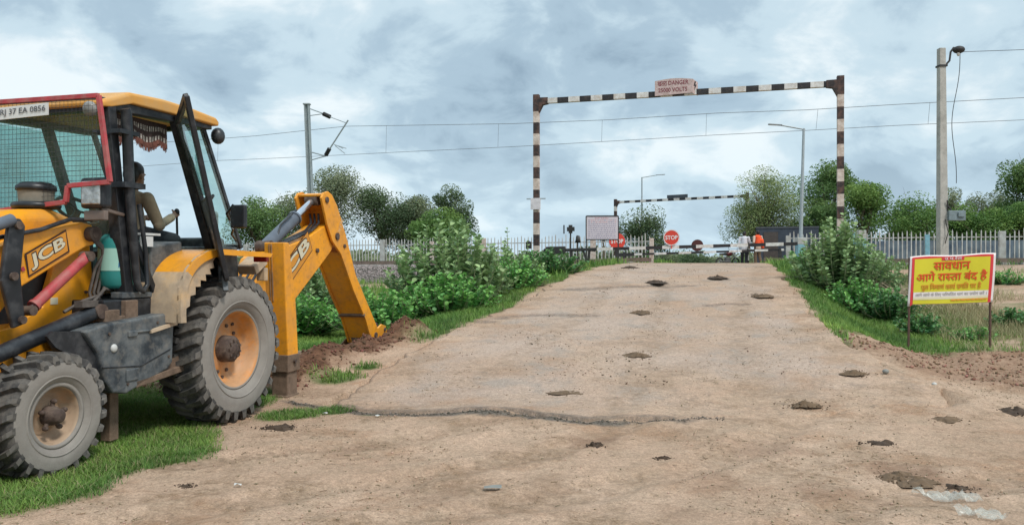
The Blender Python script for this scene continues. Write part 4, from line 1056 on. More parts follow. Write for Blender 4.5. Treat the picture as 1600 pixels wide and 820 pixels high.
street_lamp(1250, 28.9, 1.55+209/1200*28.9, -1.33, 'nearer galvanised street lamp right of the road with its arm to the left', tilt=.14)
street_lamp(1003, 55.0, 1.55+133/1200*55.0, 1.65, 'far street lamp with its arm to the right, standing beyond the notice board')

# ---- concrete pole with lamp and meter box
D = 26.7; x = P(1472.5, D); z = gz(x, D); root = empty('concrete_pole', (x, D, z), 0, 'square concrete pole with top lamp and grey meter box behind the yellow sign', 'utility pole')
ht = 1.55+334/1200*D-z
mb = MB(); w0, w1 = .15, .105; mb.add([(-w0, -w0, -.3), (w0, -w0, -.3), (w0, w0, -.3), (-w0, w0, -.3), (-w1-.04, -w1, ht), (w1-.04, -w1, ht), (w1-.04, w1, ht), (-w1-.04, w1, ht)], [(0, 1, 5, 4), (1, 2, 6, 5), (2, 3, 7, 6), (3, 0, 4, 7), (4, 5, 6, 7), (3, 2, 1, 0)])
mb.build('pole', M_conc2, root, bevel=.015)
mb = MB(); mb.tube([(.05, -.06, ht-.62), (.2, -.08, ht-.45), (.24, -.08, ht-.15), (.34, -.08, ht+.0), (.5, -.08, ht-.02)], .035, 8); mb.box((-.03, -.0, ht-.62), (.28, .28, .06)); mb.build('bracket', M_dkmet, root)
mb = MB(); R = Matrix.Rotation(RAD(12), 3, 'Y'); mb.ell((.50, -.12, ht-.08), (.20, .17, .13), 16); mb.build('lamp_shade', M_dkmet, root)
mb = MB(); mb.lathe([(.02, .0), (.05, -.04), (.05, -.10), (.02, -.14)], (.46, -.16, ht-.17), 'z', 10); mb.build('bulb', mat('bulb_glass', (.6, .55, .5), .2), root)
zb_ = 1.55+74/1200*D-z
mb = MB(); mb.box((.38, -.12, zb_-.03), (.58, .26, .34)); mb.box((.50, -.27, zb_), (.22, .06, .16)); bx = mb.build('meter_box', mat('box_grey', (.17, .215, .23), .5, .2, 8), root, bevel=.012)
mb = MB(); mb.tube([(.1, -.14, zb_+.12), (.06, -.2, zb_+.5), (.1, -.16, zb_+.3), (.2, -.2, zb_+.15)], .022, 6); mb.tube([(.0, -.17, zb_-.15), (.08, -.22, zb_-.6), (-.02, -.2, zb_-1.0)], .015, 6); mb.build('wires', M_dkmet, root)
mb = MB(); pts = []; n = 24
for i in range(n+1):
    t = i/n; pts.append((.52 - .20*math.sin(t*2.6)-.05*t + .06*math.sin(t*9), -.16, ht-.2 - t*4.5))
mb.tube(pts, .012, 5, caps=False); mb.build('hanging_cable', M_dkmet, root)
mb = MB(); pts = [(.55+i/20*26, -.1+ i/20*-6, ht-.15 - .9*math.sin(math.pi*min(1, i/20)*.9)*.6 + i/20*.9) for i in range(21)]
o = mb.tube(pts, .010, 5, caps=False).build('service_wire', M_dkmet); o.location = (x, D, z)
tag(o, 'thin service wire running off to the right from the concrete pole lamp', 'wire')

# ---- catenary mast and overhead line
def wp(px, py, v0=34.3):
    k = (px-800)/1200; Y = v0/(k*SU+CU); return Vector((k*Y, Y, 1.55+(410-py)/1200*Y))
D = 38.0; x = P(488, D); zg = gz(x, D)
root = empty('catenary_mast', (x, D, zg), 0, 'grey steel railway catenary mast behind the raised boom', 'mast')
tp = Vector((P(479.5, D), D, 1.55+246/1200*D)) - Vector((x, D, zg))
M_mast = mat('mast_steel', (.27, .31, .32), .6, .15, 6)
mb = MB(); b0 = Vector((.05, 0, -.2)); dx = Vector((.095, 0, 0))
mb.bar(b0-dx, tp-dx, .07, .2, up=(0, 1, 0)); mb.bar(b0+dx, tp+dx, .07, .2, up=(0, 1, 0))
for i in range(26):
    t = (i+.5)/26; q = b0.lerp(tp, t); mb.box(q, (.19, .02, .31))
mb.box(tp+Vector((0, 0, .03)), (.34, .26, .06)); mb.build('mast', M_mast, root)
O = Vector((x, D, zg)); W_ = lambda px, py, D_: Vector((P(px, D_), D_, 1.55+(410-py)/1200*D_)) - O
mb = MB(); mb.tube([W_(484, 170, 37.9), W_(506, 178, 37.6)], .03, 6); mb.tube([W_(484, 181, 37.9), W_(506, 178, 37.6)], .022, 6)
mb.tube([W_(513, 182, 37.4), W_(540, 192, 37.1)], .022, 6); mb.tube([W_(487, 238, 37.9), W_(509, 244, 37.5)], .035, 6); mb.tube([W_(487, 250, 37.9), W_(509, 244, 37.5)], .025, 6)
mb.tube([W_(513, 236, 37.4), W_(544, 188, 37.0)], .035, 6); mb.tube([W_(522, 226, 37.3), W_(541, 232, 37.1)], .02, 6); mb.tube([W_(524, 228, 37.3), W_(539, 240, 37.1)], .02, 6); mb.tube([W_(528, 228, 37.3), W_(536, 232, 37.1)], .02, 6)
mb.build('cantilever', M_galv, root)
for (pa, pb) in (((505, 178), (516, 183)), ((509, 243), (515, 232))):
    a_, b_ = W_(*pa, 37.55), W_(*pb, 37.4); mb = MB(); n = 9; pts = []; rr_ = []
    for i in range(n*2+1):
        pts.append(a_.lerp(b_, i/(n*2))); rr_.append(.11 if i % 2 else .075)
    mb.tube(pts, rr_, 10); mb.build('insulator', M_dkmet, root)
M_wire = mat('copper_wire', (.16, .17, .18), .5)
def poly(pts, n=8):
    out = []
    for i in range(len(pts)-1):
        for k in range(n): out.append(pts[i].lerp(pts[i+1], k/n))
    return out+[pts[-1]]
MS = [(-500, 200), (-60, 232), (120, 227), (260, 222), (340, 217), (400, 212.5), (460, 206), (541, 197.5), (640, 196), (800, 193.5), (950, 187.5), (1120, 177), (1260, 172), (1400, 163.5), (1600, 152.8), (1900, 134), (2300, 112)]
CT = [(-500, 303), (-60, 279), (120, 267), (260, 257), (340, 251), (400, 248.7), (541, 242), (640, 237), (800, 229.5), (950, 221), (1120, 211), (1260, 204), (1400, 196.3), (1600, 187.5), (1900, 172), (2300, 150)]
root = empty('overhead_line', tuple(wp(541, 242)), 0, 'thin railway overhead wires crossing the sky above the road', 'overhead wires'); O = wp(541, 242)
mb = MB(); mb.tube([wp(*p)-O for p in MS], .012, 6, caps=False); mb.build('messenger_wire', M_wire, root)
mb = MB(); mb.tube([wp(*p)-O for p in CT], .011, 6, caps=False); mb.build('contact_wire', M_wire, root)
for px in (10, 175, 340, 603, 778, 940, 1103, 1275, 1450, 1640):
    a_ = wp(px+ (3 if px > 1200 else 1), np.interp(px, *zip(*MS))); b_ = wp(px, np.interp(px, *zip(*CT))); mb = MB(); mb.tube([a_-O, b_-O], .007, 5); mb.build('dropper', M_wire, root)
# lower signal wires beyond
mb = MB(); a_ = Vector((5.5, 47, 2.9)); b_ = Vector((19, 42, 2.1)); mb.tube([a_, a_.lerp(b_, .5)+Vector((0, 0, -.15)), b_], .012, 5)
tag(mb.build('fence_wire', M_wire), 'thin sagging wire low over the road behind the barriers', 'wire')

# ---- gate hut
D = 44.5; x = P(1230, D); z = gz(x, D); root = empty('gate_hut', (x, D, z), -.297, 'small dark slate gate hut behind the man in orange', 'hut')
M_hut = mat('slate_wall', (.045, .055, .075), .8, .25, 2); mb = MB(); mb.box((0, 1.3, 1.05), (3.4, 2.6, 2.1)); mb.build('wall', M_hut, root)
mb = MB(); mb.box((0, 1.3, 2.15), (3.45, 2.65, .10)); mb.build('roof', mat('hut_roof', (.07, .075, .09), .8), root)
mb = MB(); mb.box((-.9, -.015, .95), (.8, .03, 1.9)); dr = mb.build('door', mat('hut_door', (.07, .055, .05), .7), root)
mb = MB(); mb.box((.7, -.015, 1.25), (.9, .03, .7)); mb.build('window', mat('hut_window', (.10, .13, .15), .2), root)

# ---- yellow warning sign
y = 12.9; xl, xr = P(1418, y), P(1547.5, y); zl, zr = gz(xl, y), gz(xr, y); xc = (xl+xr)/2; z = (zl+zr)/2
root = empty('warning_sign', (xc, y, z), 0, 'yellow banner sign with red Hindi writing on two thin metal legs', 'sign')
Wp = lambda px, py, dy=0: Vector((P(px, y)-xc, dy, 1.55+(410-py)/1200*y-z))
mb = MB(); mb.bar((xl-xc+.02, .012, zl-z-.15), Wp(1422, 403, .012), .028)
mb.build('leg', mat('rusty_leg', (.10, .055, .04), .8, .3, 20), root)
mb = MB(); mb.bar((xr-xc, .012, zr-z-.15), Wp(1548, 398, .012), .028); mb.build('leg', MATS['rusty_leg'], root)
M_yel = mat('banner_yellow', (.62, .55, .028), .55, .06, 3); M_bred = mat('banner_red', (.62, .045, .05), .55, .06, 3); M_bwh = mat('banner_white', (.74, .68, .66), .55, .06, 3)
M_bpale = mat('banner_cream', (.68, .62, .42), .55, .05, 3); M_bor = mat('banner_orange', (.70, .30, .03), .55, .05, 3)
M_tred = mat('banner_text_red', (.66, .07, .015), .55, .04, 3); M_tor = mat('banner_text_brown', (.62, .20, .02), .55, .04, 3); M_tgr = mat('banner_text_grey', (.25, .23, .20), .55, .05, 3)
nxg, nyg = 36, 20
def bp(s, t, out=0):      # point on the banner: s across, t up, with slack ripples in the cloth
    tl, tr_, bl, br = Wp(1421, 401), Wp(1555, 395.5), Wp(1417, 476), Wp(1550, 472)
    p = bl.lerp(br, s).lerp(tl.lerp(tr_, s), t)
    q = math.sin(math.pi*s)
    p.z += .012*q*(t-.5) + (.010*math.sin(s*9)*(t > .97))
    p.y = -.02 - .008*math.sin(s*6+t*3) - .002*math.sin(s*17-t*5) - out
    if s < .04 and t < .05: p.z -= .03
    return p
def sheet(s0, s1, t0, t1, m, out, name, parent, na=30, nb_=8, thick=0):
    mb = MB(); vs = [bp(s0+(s1-s0)*i/na, t0+(t1-t0)*j/nb_, out) for j in range(nb_+1) for i in range(na+1)]
    fs = [(j*(na+1)+i, j*(na+1)+i+1, (j+1)*(na+1)+i+1, (j+1)*(na+1)+i) for j in range(nb_) for i in range(na)]
    mb.add(vs, fs, 0, True)
    o = mb.build(name, m, parent, normals=False)
    if thick:
        so = o.modifiers.new('s', 'SOLIDIFY'); so.thickness = thick; so.offset = -1
    return o
ban = sheet(0, 1, 0, 1, M_bwh, 0, 'banner', root, 40, 16, .004)
sheet(.025, .972, .008, .975, M_bred, .006, 'red_border', ban); sheet(.055, .935, .012, .94, M_yel, .009, 'yellow_field', ban)
sheet(.055, .935, .15, .255, M_bwh, .012, 'white_band', ban); sheet(.055, .935, .10, .15, M_bpale, .012, 'cream_band', ban)
sheet(.37, .63, .885, .975, M_bred, .012, 'red_tab', ban)
def on_banner(tok, s0, s1, t0, t1, m, bold=.012, name='lettering'):
    V, Fc = hindi(tok, 0.0)
    V = np.array(V); lo = V.min(0); hi = V.max(0)
    mb = MB(); k = bold*.55
    for j, (ox, oy) in enumerate(((0, 0), (k, 0), (-k, 0), (0, k), (0, -k)) if bold > .015 else ((0, 0),)):
        mb.add([bp(s0+(s1-s0)*float((v[0]+ox-lo[0])/(hi[0]-lo[0])), t0+(t1-t0)*float((v[1]+oy-lo[1])/(hi[1]-lo[1])), .018+.0006*j) for v in V], Fc)
    mb.build(name, m, ban, normals=False)
on_banner(['उ', '.', 'प', '.', 'र', 'े', 'ल'], .40, .60, .895, .965, M_bwh, .02)
on_banner(['स', 'ा', 'व', 'ध', 'ा', 'न'], .28, .70, .70, .855, M_tred, .03)
on_banner(['आ', 'ग', 'े', ' ', 'र', 'ा', 'स~', 'त', 'ा', ' ', 'ब', 'ं', 'द', ' ', 'ह', 'ै'], .085, .905, .455, .68, M_tred, .03)
on_banner(['प', 'ु', 'ल', ' ', 'ि', 'न', 'म', 'ा', 'ण', '^', ' ', 'क', 'ा', 'य', '^', ' ', 'प', '/', 'ग', 'ि', 'त', ' ', 'प', 'र', ' ', 'ह', 'ै'], .14, .845, .27, .435, M_tor, .022)
on_banner(['आ', 'ग', 'े', ' ', 'ज', 'ा', 'न', 'े', ' ', 'क', 'े', ' ', 'ि', 'ल', 'ए', ' ', 'प', 'ि', 'र', 'व', 'ि', 'त', '^', 'त', ' ', 'म', 'ा', 'ग', '^', ' ', 'क', 'ा', ' ', 'प', '/', 'य', 'ो', 'ग', ' ', 'क', 'र', 'े', 'ं', ' ', '।'], .075, .915, .155, .245, M_tgr, .012)
mb = MB(); r = np.random.RandomState(4); s = .5
while s < .9:
    L = .02+.04*r.rand(); mb.add([bp(s, .062, .018), bp(s+L, .062, .018), bp(s+L, .10, .018), bp(s, .10, .018)], [(0, 1, 2, 3)]); s += L+.008
mb.build('small_print', M_bor, ban, normals=False)
# ---------------------------------------------------------------- backhoe loader
TH = math.atan2(-.9666979, -.2559200); OV = Vector((-3.760, 7.880, 0))
RT = Matrix.Rotation(TH, 4, 'Z')
def Lw(x, y, z): return OV + (RT @ Vector((x, y, z)))
BL = empty('backhoe_loader', OV, TH, 'yellow backhoe loader with dusty tyres and open cab door on the grass', 'backhoe loader')
DUSTC = (.36, .29, .22)
Y_ = mat('machine_yellow', (.82, .335, .014), .36, .05, 3, dust=((.50, .26, .09), .25, 2.2), spec=.5, stain=((.20, .11, .05), .12, 13))
Y_d = mat('muddy_yellow', (.62, .25, .02), .6, .1, 3, dust=((.22, .15, .10), .55, 4), stain=((.13, .085, .06), .3, 8))
Y_b = mat('boom_yellow', (.82, .33, .014), .42, .06, 3, dust=((.52, .24, .07), .32, 2.5), stain=((.14, .075, .04), .16, 14))
Y_fade = mat('faded_fender', (.50, .38, .26), .75, .15, 3, dust=((.62, .36, .13), .25, 6), stain=((.26, .20, .15), .3, 10))
K_ = mat('cab_black', (.020, .022, .026), .38, .3, 6, dust=((.12, .12, .12), .2, 6))
K_m = mat('tank_black', (.035, .045, .055), .55, .3, 5, dust=((.17, .18, .18), .38, 5), stain=((.28, .25, .21), .18, 12))
TYS = mat('tyre_sidewall', (.255, .232, .205), .9, .12, 4, .25, 60, stain=((.20, .175, .155), .3, 5))
TYT = mat('tyre_tread', (.050, .047, .045), .9, .35, 7, .3, 60, dust=((.20, .18, .155), .35, 6))
MUD = mat('dried_mud', (.17, .115, .08), .95, .3, 12, .7, 40)
CHR = mat('chrome_rod', (.62, .63, .66), .18, .05, 5, metallic=.9)
GREY = mat('ram_grey', (.10, .115, .14), .4, .15, 8)
REDP = mat('faded_red', (.42, .045, .055), .5, .2, 10, dust=((.30, .18, .15), .3, 9))
RUST = mat('hub_rust', (.075, .050, .040), .8, .4, 18, .3, 40, dust=((.22, .17, .13), .25, 14))
GL = glass_mat('cab_glass', (.79, .92, .895), .10)
CREAM = mat('decal_cream', (.60, .55, .40), .55, .06, 8)

def part(name, mb, m, parent=BL, bevel=.008, **k): return mb.build(name, m, parent, bevel, **k)
def wheel(x, yo, R, Wd, rimR, name, side=1, nl=26, hub='rear', spin=0.):
    """side +1: outer face at y = yo looking to +y"""
    yc = yo - side*Wd/2
    wr = empty(name, (x, yc, R-.02), 0); wr.parent = BL
    h = Wd/2; s = side
    tb = R-.045*R/.7
    prof = [(rimR, h*.62), (rimR+.03*R, h*.80), (rimR+(tb-rimR)*.28, h*.97), (rimR+(tb-rimR)*.55, h*1.0), (rimR+(tb-rimR)*.80, h*.94)]
    mb = MB(); mb.lathe([(r_, t*s) for r_, t in prof], (0, 0, 0), 'y', 72, 0)
    mb.lathe([(rimR+(tb-rimR)*.80, h*.94*s), (tb-.01, h*.80*s), (tb, h*.5*s), (tb+.004, 0), (tb, -h*.5*s), (tb-.01, -h*.80*s), (rimR+(tb-rimR)*.5, -h*s), (rimR, -h*.62*s)], (0, 0, 0), 'y', 72, 1)
    for rr_, tt_ in ((rimR+(tb-rimR)*.30, .975),):
        mb.lathe([(rr_-.008, h*tt_*s*.985), (rr_-.004, h*(tt_+.025)*s), (rr_+.004, h*(tt_+.025)*s), (rr_+.008, h*tt_*s*.985)], (0, 0, 0), 'y', 72, 0)
    ty = mb.build('tyre', [TYS, TYT], wr)
    # lugs: bars sweeping from the centre line over the shoulder
    mb = MB(); rg = np.random.RandomState(int(R*100)); hl = .040*R/.7+.012
    for side2 in (1, -1):
        for i in range(nl):
            a0 = 2*math.pi*(i + (.5 if side2 < 0 else 0))/nl + spin
            st = 7; rows_ = []
            for k in range(st+1):
                t = k/st
                if t < .78: yy = h*(-.06 + t/.78*.98); rb = tb-.012-.012*(t/.78)**3; rt = tb+hl*(1-.10*t)*(.97+.06*rg.rand())
                else:
                    q = (t-.78)/.22; yy = h*(.92+.07*q); rb = tb-.02-.06*R*q; rt = tb+hl*.9*(1-q) - (.055*R)*q*1.0 + .004
                ang = a0 + side2*s*0 + .62*(t**1.15)*(2*math.pi/nl)*1.15
                wd = (.026+.006*t)*R/.7*1.05
                rows_.append((yy*side2*s, rb, rt, ang, wd/R))
            vs = []
            for (yy, rb, rt, an, wa) in rows_:
                for (r_, sg) in ((rb, -1.25), (rt, -.85), (rt, .85), (rb, 1.25)):
                    q = an+sg*wa; vs.append((r_*math.cos(q), yy, r_*math.sin(q)))
            fs = []
            for k in range(st):
                for j in range(3): fs.append((k*4+j, k*4+j+1, (k+1)*4+j+1, (k+1)*4+j))
            fs += [(3, 2, 1, 0), (st*4, st*4+1, st*4+2, st*4+3)]
            n0 = len(mb.f); mb.add(vs, fs, 0)
            if side2 > 0:
                for fi in range(n0+3*(st-1), n0+3*st): mb.m[fi] = 1
    mb.build('lugs', [TYT, mat('dusty_lug', (.135, .122, .108), .9, .2, 8)], ty)
    # rim
    rim = MB(); d0 = .62*h
    if hub == 'rear':
        pr = [(rimR+.012, d0+.012), (rimR+.012, d0+.025), (rimR-.012, d0+.028), (rimR-.028, d0-.0), (rimR-.045, d0-.03), (rimR-.06, d0-.12), (rimR*.70, d0-.155), (rimR*.55, d0-.15), (rimR*.42, d0-.13), (.001, d0-.12)]
    else:
        pr = [(rimR+.01, d0+.012), (rimR+.01, d0+.022), (rimR-.01, d0+.024), (rimR-.025, d0-.01), (rimR-.035, d0-.06), (rimR*.62, d0-.11), (rimR*.5, d0-.07), (.001, d0-.06)]
    rim.lathe([(a, b*s) for a, b in pr], (0, 0, 0), 'y', 48)
    ro = rim.build('rim', Y_w if hub == 'rear' else Y_wf, wr)
    lip = MB(); lip.lathe([(rimR+.016, (d0+.005)*s), (rimR+.016, (d0+.030)*s), (rimR-.010, (d0+.032)*s), (rimR-.016, (d0+.01)*s)], (0, 0, 0), 'y', 48); lip.build('rim_lip', TYS, ro)
    hb = MB()
    if hub == 'rear':
        hb.lathe([(.135, (d0-.125)*s), (.130, (d0-.03)*s), (.105, (d0-.005)*s), (.06, (d0+.0)*s), (.045, (d0+.015)*s), (.001, (d0+.017)*s)], (0, 0, 0), 'y', 24)
        for i in range(9): a = 2*math.pi*i/9; hb.box((.085*math.cos(a), (d0-.0)*s, .085*math.sin(a)), (.022, .025, .022))
    else:
        hb.lathe([(.075, (d0-.06)*s), (.070, (d0-.01)*s), (.055, (d0+.01)*s), (.050, (d0+.05)*s), (.035, (d0+.06)*s), (.001, (d0+.06)*s)], (0, 0, 0), 'y', 20)
        for i in range(5): a = 2*math.pi*(i+.3)/5; hb.tube([(.04*math.cos(a), (d0-.03)*s, .04*math.sin(a)), (.105*math.cos(a), (d0-.02)*s, .105*math.sin(a))], .016, 6); hb.ell((.105*math.cos(a), (d0-.015)*s, .105*math.sin(a)), (.020, .028, .020), 8)
    hb.build('hub', RUST, wr)
    nb_ = 10 if hub == 'rear' else 6; br = rimR*.60 if hub == 'rear' else rimR*.56
    for i in range(nb_*(2 if hub == 'rear' else 1)):
        a = 2*math.pi*i/(nb_*(2 if hub == 'rear' else 1)) ; r2 = br if i % 2 == 0 or hub != 'rear' else rimR*.74
        if hub == 'rear' and i % 2 and i % 4 == 1: continue
        part('wheel_nut', MB().tube([(r2*math.cos(a), (d0-.16)*s, r2*math.sin(a)), (r2*math.cos(a), (d0-.135)*s, r2*math.sin(a))], .019, 6, smooth=False), RUST, wr, bevel=0)
    vl = MB(); vl.tube([(rimR*.62, (d0-.1)*s, .02), (rimR*.85, (d0-.05)*s, .03)], .012, 6); vl.build('valve', TYS, wr)
    return wr
Y_w = mat('rim_orange', (.66, .25, .045), .55, .12, 4, dust=((.40, .28, .18), .42, 4), stain=((.24, .13, .07), .2, 12))
Y_wf = mat('rim_dusty', (.50, .25, .10), .7, .15, 4, dust=((.36, .27, .19), .6, 3), stain=((.22, .14, .09), .25, 10))
wheel(0, 1.13, .715, .44, .385, 'rear_wheel', 1, 30, 'rear', .1)
wheel(0, -1.13, .715, .44, .385, 'rear_wheel', -1, 30, 'rear', .2)
wheel(2.10, 1.06, .455, .32, .225, 'front_wheel', 1, 24, 'front', .0)
wheel(2.10, -1.06, .455, .32, .225, 'front_wheel', -1, 24, 'front', .1)

def part(name, mb, m, parent=BL, bevel=.008, **k): return mb.build(name, m, parent, bevel, **k)
# chassis and axles
mb = MB(); mb.box((.9, .30, .78), (4.4, .14, .30)); mb.box((.9, -.30, .78), (4.4, .14, .30)); mb.box((.2, 0, .72), (1.7, .5, .42)); mb.box((2.6, 0, .8), (.9, .7, .35)); part('chassis', mb, K_m)
mb = MB(); mb.tube([(0, -.85, .7), (0, .85, .7)], .13, 16); mb.ell((0, 0, .7), (.26, .26, .26), 16); part('rear_axle', mb, K_m, bevel=0)
mb = MB(); mb.tube([(2.1, -.85, .44), (2.1, .85, .44)], .08, 12); mb.box((2.1, 0, .5), (.25, .4, .25)); part('front_axle', mb, Y_d, bevel=0)
part('underbody_shade_block', MB().box((.95, 0, .58), (2.4, .56, .34)), MUD, bevel=.04)  # box added to fill the underbody and deepen the shade between the wheels
part('underbody_shade_plate', MB().box((.45, 0, .46), (1.1, 1.0, .05), Matrix.Rotation(.06, 3, 'Y')), K_m)  # low plate, also added to keep light from under the machine
# hood, tower, tank
hoodp = [(1.16, 1.30), (1.16, 1.80), (1.32, 1.93), (1.50, 1.99), (1.80, 1.97), (2.2, 1.90), (2.75, 1.74), (2.98, 1.55), (3.02, .95), (2.9, .9), (1.4, .9)]
mb = MB()
n = len(hoodp); vs = []
for yy, sc in ((-.42, .94), (-.34, 1.0), (.34, 1.0), (.42, .94)):
    vs += [(1.16+(x-1.16)*1.0, yy, .9+(z-.9)*(sc if z > 1.2 else 1)) for x, z in hoodp]
fs = [tuple(range(n)), tuple(range(4*n-1, 3*n-1, -1))] + [(k*n+i, (k+1)*n+i, (k+1)*n+(i+1) % n, k*n+(i+1) % n) for k in range(3) for i in range(n)]
mb.add(vs, fs); hd = part('hood', mb, Y_, bevel=.035, seg=3)
mb = MB(); mb.box((3.03, 0, 1.22), (.03, .66, .5)); part('grille', mb, K_, hd)
for yy in (.44, -.50):
    mb = MB(); mb.prism([(1.12, .98), (1.22, 1.44), (1.27, 1.86), (1.50, 1.86), (1.62, 1.50), (1.72, 1.20), (2.0, 1.06), (2.9, .92), (2.9, .52), (2.2, .60), (1.6, .70), (1.2, .80)], yy, yy+.06)
    part('loader_tower', mb, Y_)
mb = MB(); mb.prism([(1.52, 1.52), (2.06, 1.36), (2.1, 1.08), (1.66, 1.10), (1.55, 1.16)], .40, .43); part('void_shade_plate', mb, K_, bevel=0)  # flat black plate, its colour standing in for the shaded void under the arm
# loader arms
armp = [(1.30, 1.78), (1.36, 1.86), (1.46, 1.88), (2.0, 1.77), (2.32, 1.62), (2.62, 1.25), (3.1, .42), (3.02, .26), (2.86, .30), (2.40, .98), (2.05, 1.36), (1.74, 1.52), (1.42, 1.68), (1.33, 1.70)]
for yy in (.53, -.63):
    mb = MB(); mb.prism(armp, yy, yy+.10); am = part('loader_arm', mb, Y_, bevel=.014)
    mb = MB(); s_ = 1 if yy > 0 else -1; yf = .645*s_
    mb.tube([(1.39, yf-.03*s_, 1.785), (1.39, yf+.05*s_, 1.785)], .062, 20); mb.tube([(1.39, yf+.05*s_, 1.785), (1.39, yf+.055*s_, 1.785)], .035, 16); part('pivot_pin', mb, RUST, am, bevel=0)
# black ridge hose over the loader arm
mb = MB(); mb.tube([(1.40, .66, 1.90), (1.62, .66, 1.895), (1.9, .66, 1.80), (2.3, .66, 1.72), (2.7, .66, 1.45)], .018, 7); part('hydraulic_hose', mb, K_, bevel=0)
mb = MB(); mb.prism([(2.23, 1.87), (2.14, 1.87), (2.10, 1.82), (2.14, 1.46), (2.10, 1.10), (2.20, 1.07), (2.30, 1.42)], .70, .74); lk = part('tilt_lever', mb, K_, bevel=.012)
mb = MB()
for p in ((2.17, 1.82), (2.21, 1.45), (2.14, 1.13)): part('lever_pin', MB().tube([(p[0], .69, p[1]), (p[0], .765, p[1])], .030, 12), RUST, lk, bevel=0)
mb = MB(); mb.tube([(2.9, .72, 1.60), (2.20, .72, 1.86)], .045, 12); part('tilt_ram', mb, GREY, bevel=0)
def ram(a, b, split, r, m1, m2, name, rr_=.55, n=16):
    a, b = Vector(a), Vector(b); c = a.lerp(b, split); mb = MB(); mb.tube([a, c], r, n); mb.tube([c, c.lerp(a, .04)], r*1.18, n)
    o = part(name, mb, m1, bevel=0); mb = MB(); mb.tube([c, b], r*rr_, n); part('rod', mb, m2, o, bevel=0); 
    d = Vector((0, r*1.1, 0)); part('ram_eye', MB().tube([a-d, a+d], r*1.0, 12), RUST, o, bevel=0); part('ram_eye', MB().tube([b-d, b+d], r*.9, 12), RUST, o, bevel=0)
    return o
ram((1.47, .68, 1.60), (2.02, .68, 1.19), .93, .042, REDP, CHR, 'tilt_cylinder')
ram((1.50, .80, 1.155), (2.75, .74, .78), .85, .060, K_, CHR, 'lift_cylinder')
mb = MB()
for k in range(3):
    x0 = 1.24+.045*k; mb.tube([(1.36-.02*k, .63, 1.74), (1.28-.02*k, .66, 1.66), (x0-.01, .62, 1.5), (x0+.03, .60, 1.3), (x0, .63, 1.15), (x0+.1, .66, 1.02)], .013, 6)
mb.tube([(1.18, .62, 1.40), (1.32, .68, 1.28), (1.55, .72, 1.24), (1.72, .70, 1.16)], .014, 6); mb.tube([(1.12, .62, 1.30), (1.30, .70, 1.33), (1.5, .74, 1.20)], .014, 6)
mb.box((1.60, .80, 1.22), (.16, .08, .05)); part('hose_bundle', mb, mat('hose_grey', (.10, .085, .075), .7, .3, 20), bevel=0)
mb = MB(); mb.box((1.40, .78, 1.11), (.16, .18, .10)); mb.box((1.18, .80, 1.14), (.14, .14, .18)); mb.box((1.27, .80, 1.08), (.34, .12, .05)); part('ram_bracket', mb, MUD)
# JCB marks on the loader arm and the boom
def logo(txt, c, xd_, ud, w, h, parent, out, slant, pad=.03, bold=.03):
    c = Vector(c); xd_ = Vector(xd_).normalized(); ud = Vector(ud).normalized(); nrm = Vector(out)
    mb = MB(); q = [(-w/2-pad-h*.1, -h/2-pad), (w/2+pad-.0, -h/2-pad), (w/2+pad+h*.1, h/2+pad), (-w/2-pad, h/2+pad)]
    mb.add([c + xd_*(a+slant*b) + ud*b + nrm*.004 for a, b in q], [(0, 1, 2, 3)])
    bd = mb.build('decal', mat('decal_brown', (.045, .018, .012), .5), parent, normals=False)
    mb = MB(); mb.add([c + xd_*((a-math.copysign(.014, a))+slant*b) + ud*(b-math.copysign(.014, b)) + nrm*.006 for a, b in q], [(0, 1, 2, 3)]); mb.build('decal_ground', mat('decal_yellow', (.60, .25, .03), .5, .1, 6), bd, normals=False)
    lettering('letter_outline', txt, MATS['decal_brown'], c+nrm*.007, xd_, ud, w*1.03, h*1.16, bd, bold+.035, slant)
    lettering('lettering', txt, CREAM, c+nrm*.009, xd_, ud, w, h, bd, bold, slant)
    return bd
ad = Vector((-.90, 0, .40))
logo('JCB', (1.81, .634, 1.625), (-.84, 0, .44), (.44, 0, .84), .36, .115, BL, (0, 1, 0), .22)
mb = MB(); mb.box((2.03, .636, 1.50), (.03, .006, .03), Matrix.Rotation(.5, 3, 'Y')); part('mark_square', mb, REDP, bevel=0)
mb = MB(); mb.box((1.62, .503, 1.24), (.07, .006, .055)); part('paper_tag', mb, CREAM, bevel=0)
# front loader bucket and front counterweight
mb = MB(); mb.prism([(3.05, .10), (3.0, .62), (3.25, .95), (3.35, .90), (3.16, .60), (3.16, .20), (3.9, .10), (3.9, .05), (3.15, .03)], -1.12, 1.12); part('loader_bucket', mb, Y_d)
mb = MB(); mb.box((2.85, 0, .72), (.5, .9, .4)); part('front_weight', mb, Y_d, bevel=.03)
# exhaust pre-cleaner on the hood
mb = MB(); o_ = (1.50, .20, 1.92)
mb.lathe([(.001, 0), (.085, 0), (.085, .07), (.175, .075), (.185, .10), (.17, .125), (.13, .13)], o_, 'z', 28, 0); mb.lathe([(.13, .13), (.135, .22)], o_, 'z', 28, 1); mb.lathe([(.135, .22), (.150, .225), (.150, .26), (.11, .29), (.001, .295)], o_, 'z', 28, 0)
part('air_precleaner', mb, [K_, mat('dusty_bowl', (.22, .20, .16), .7)], hd, bevel=0)
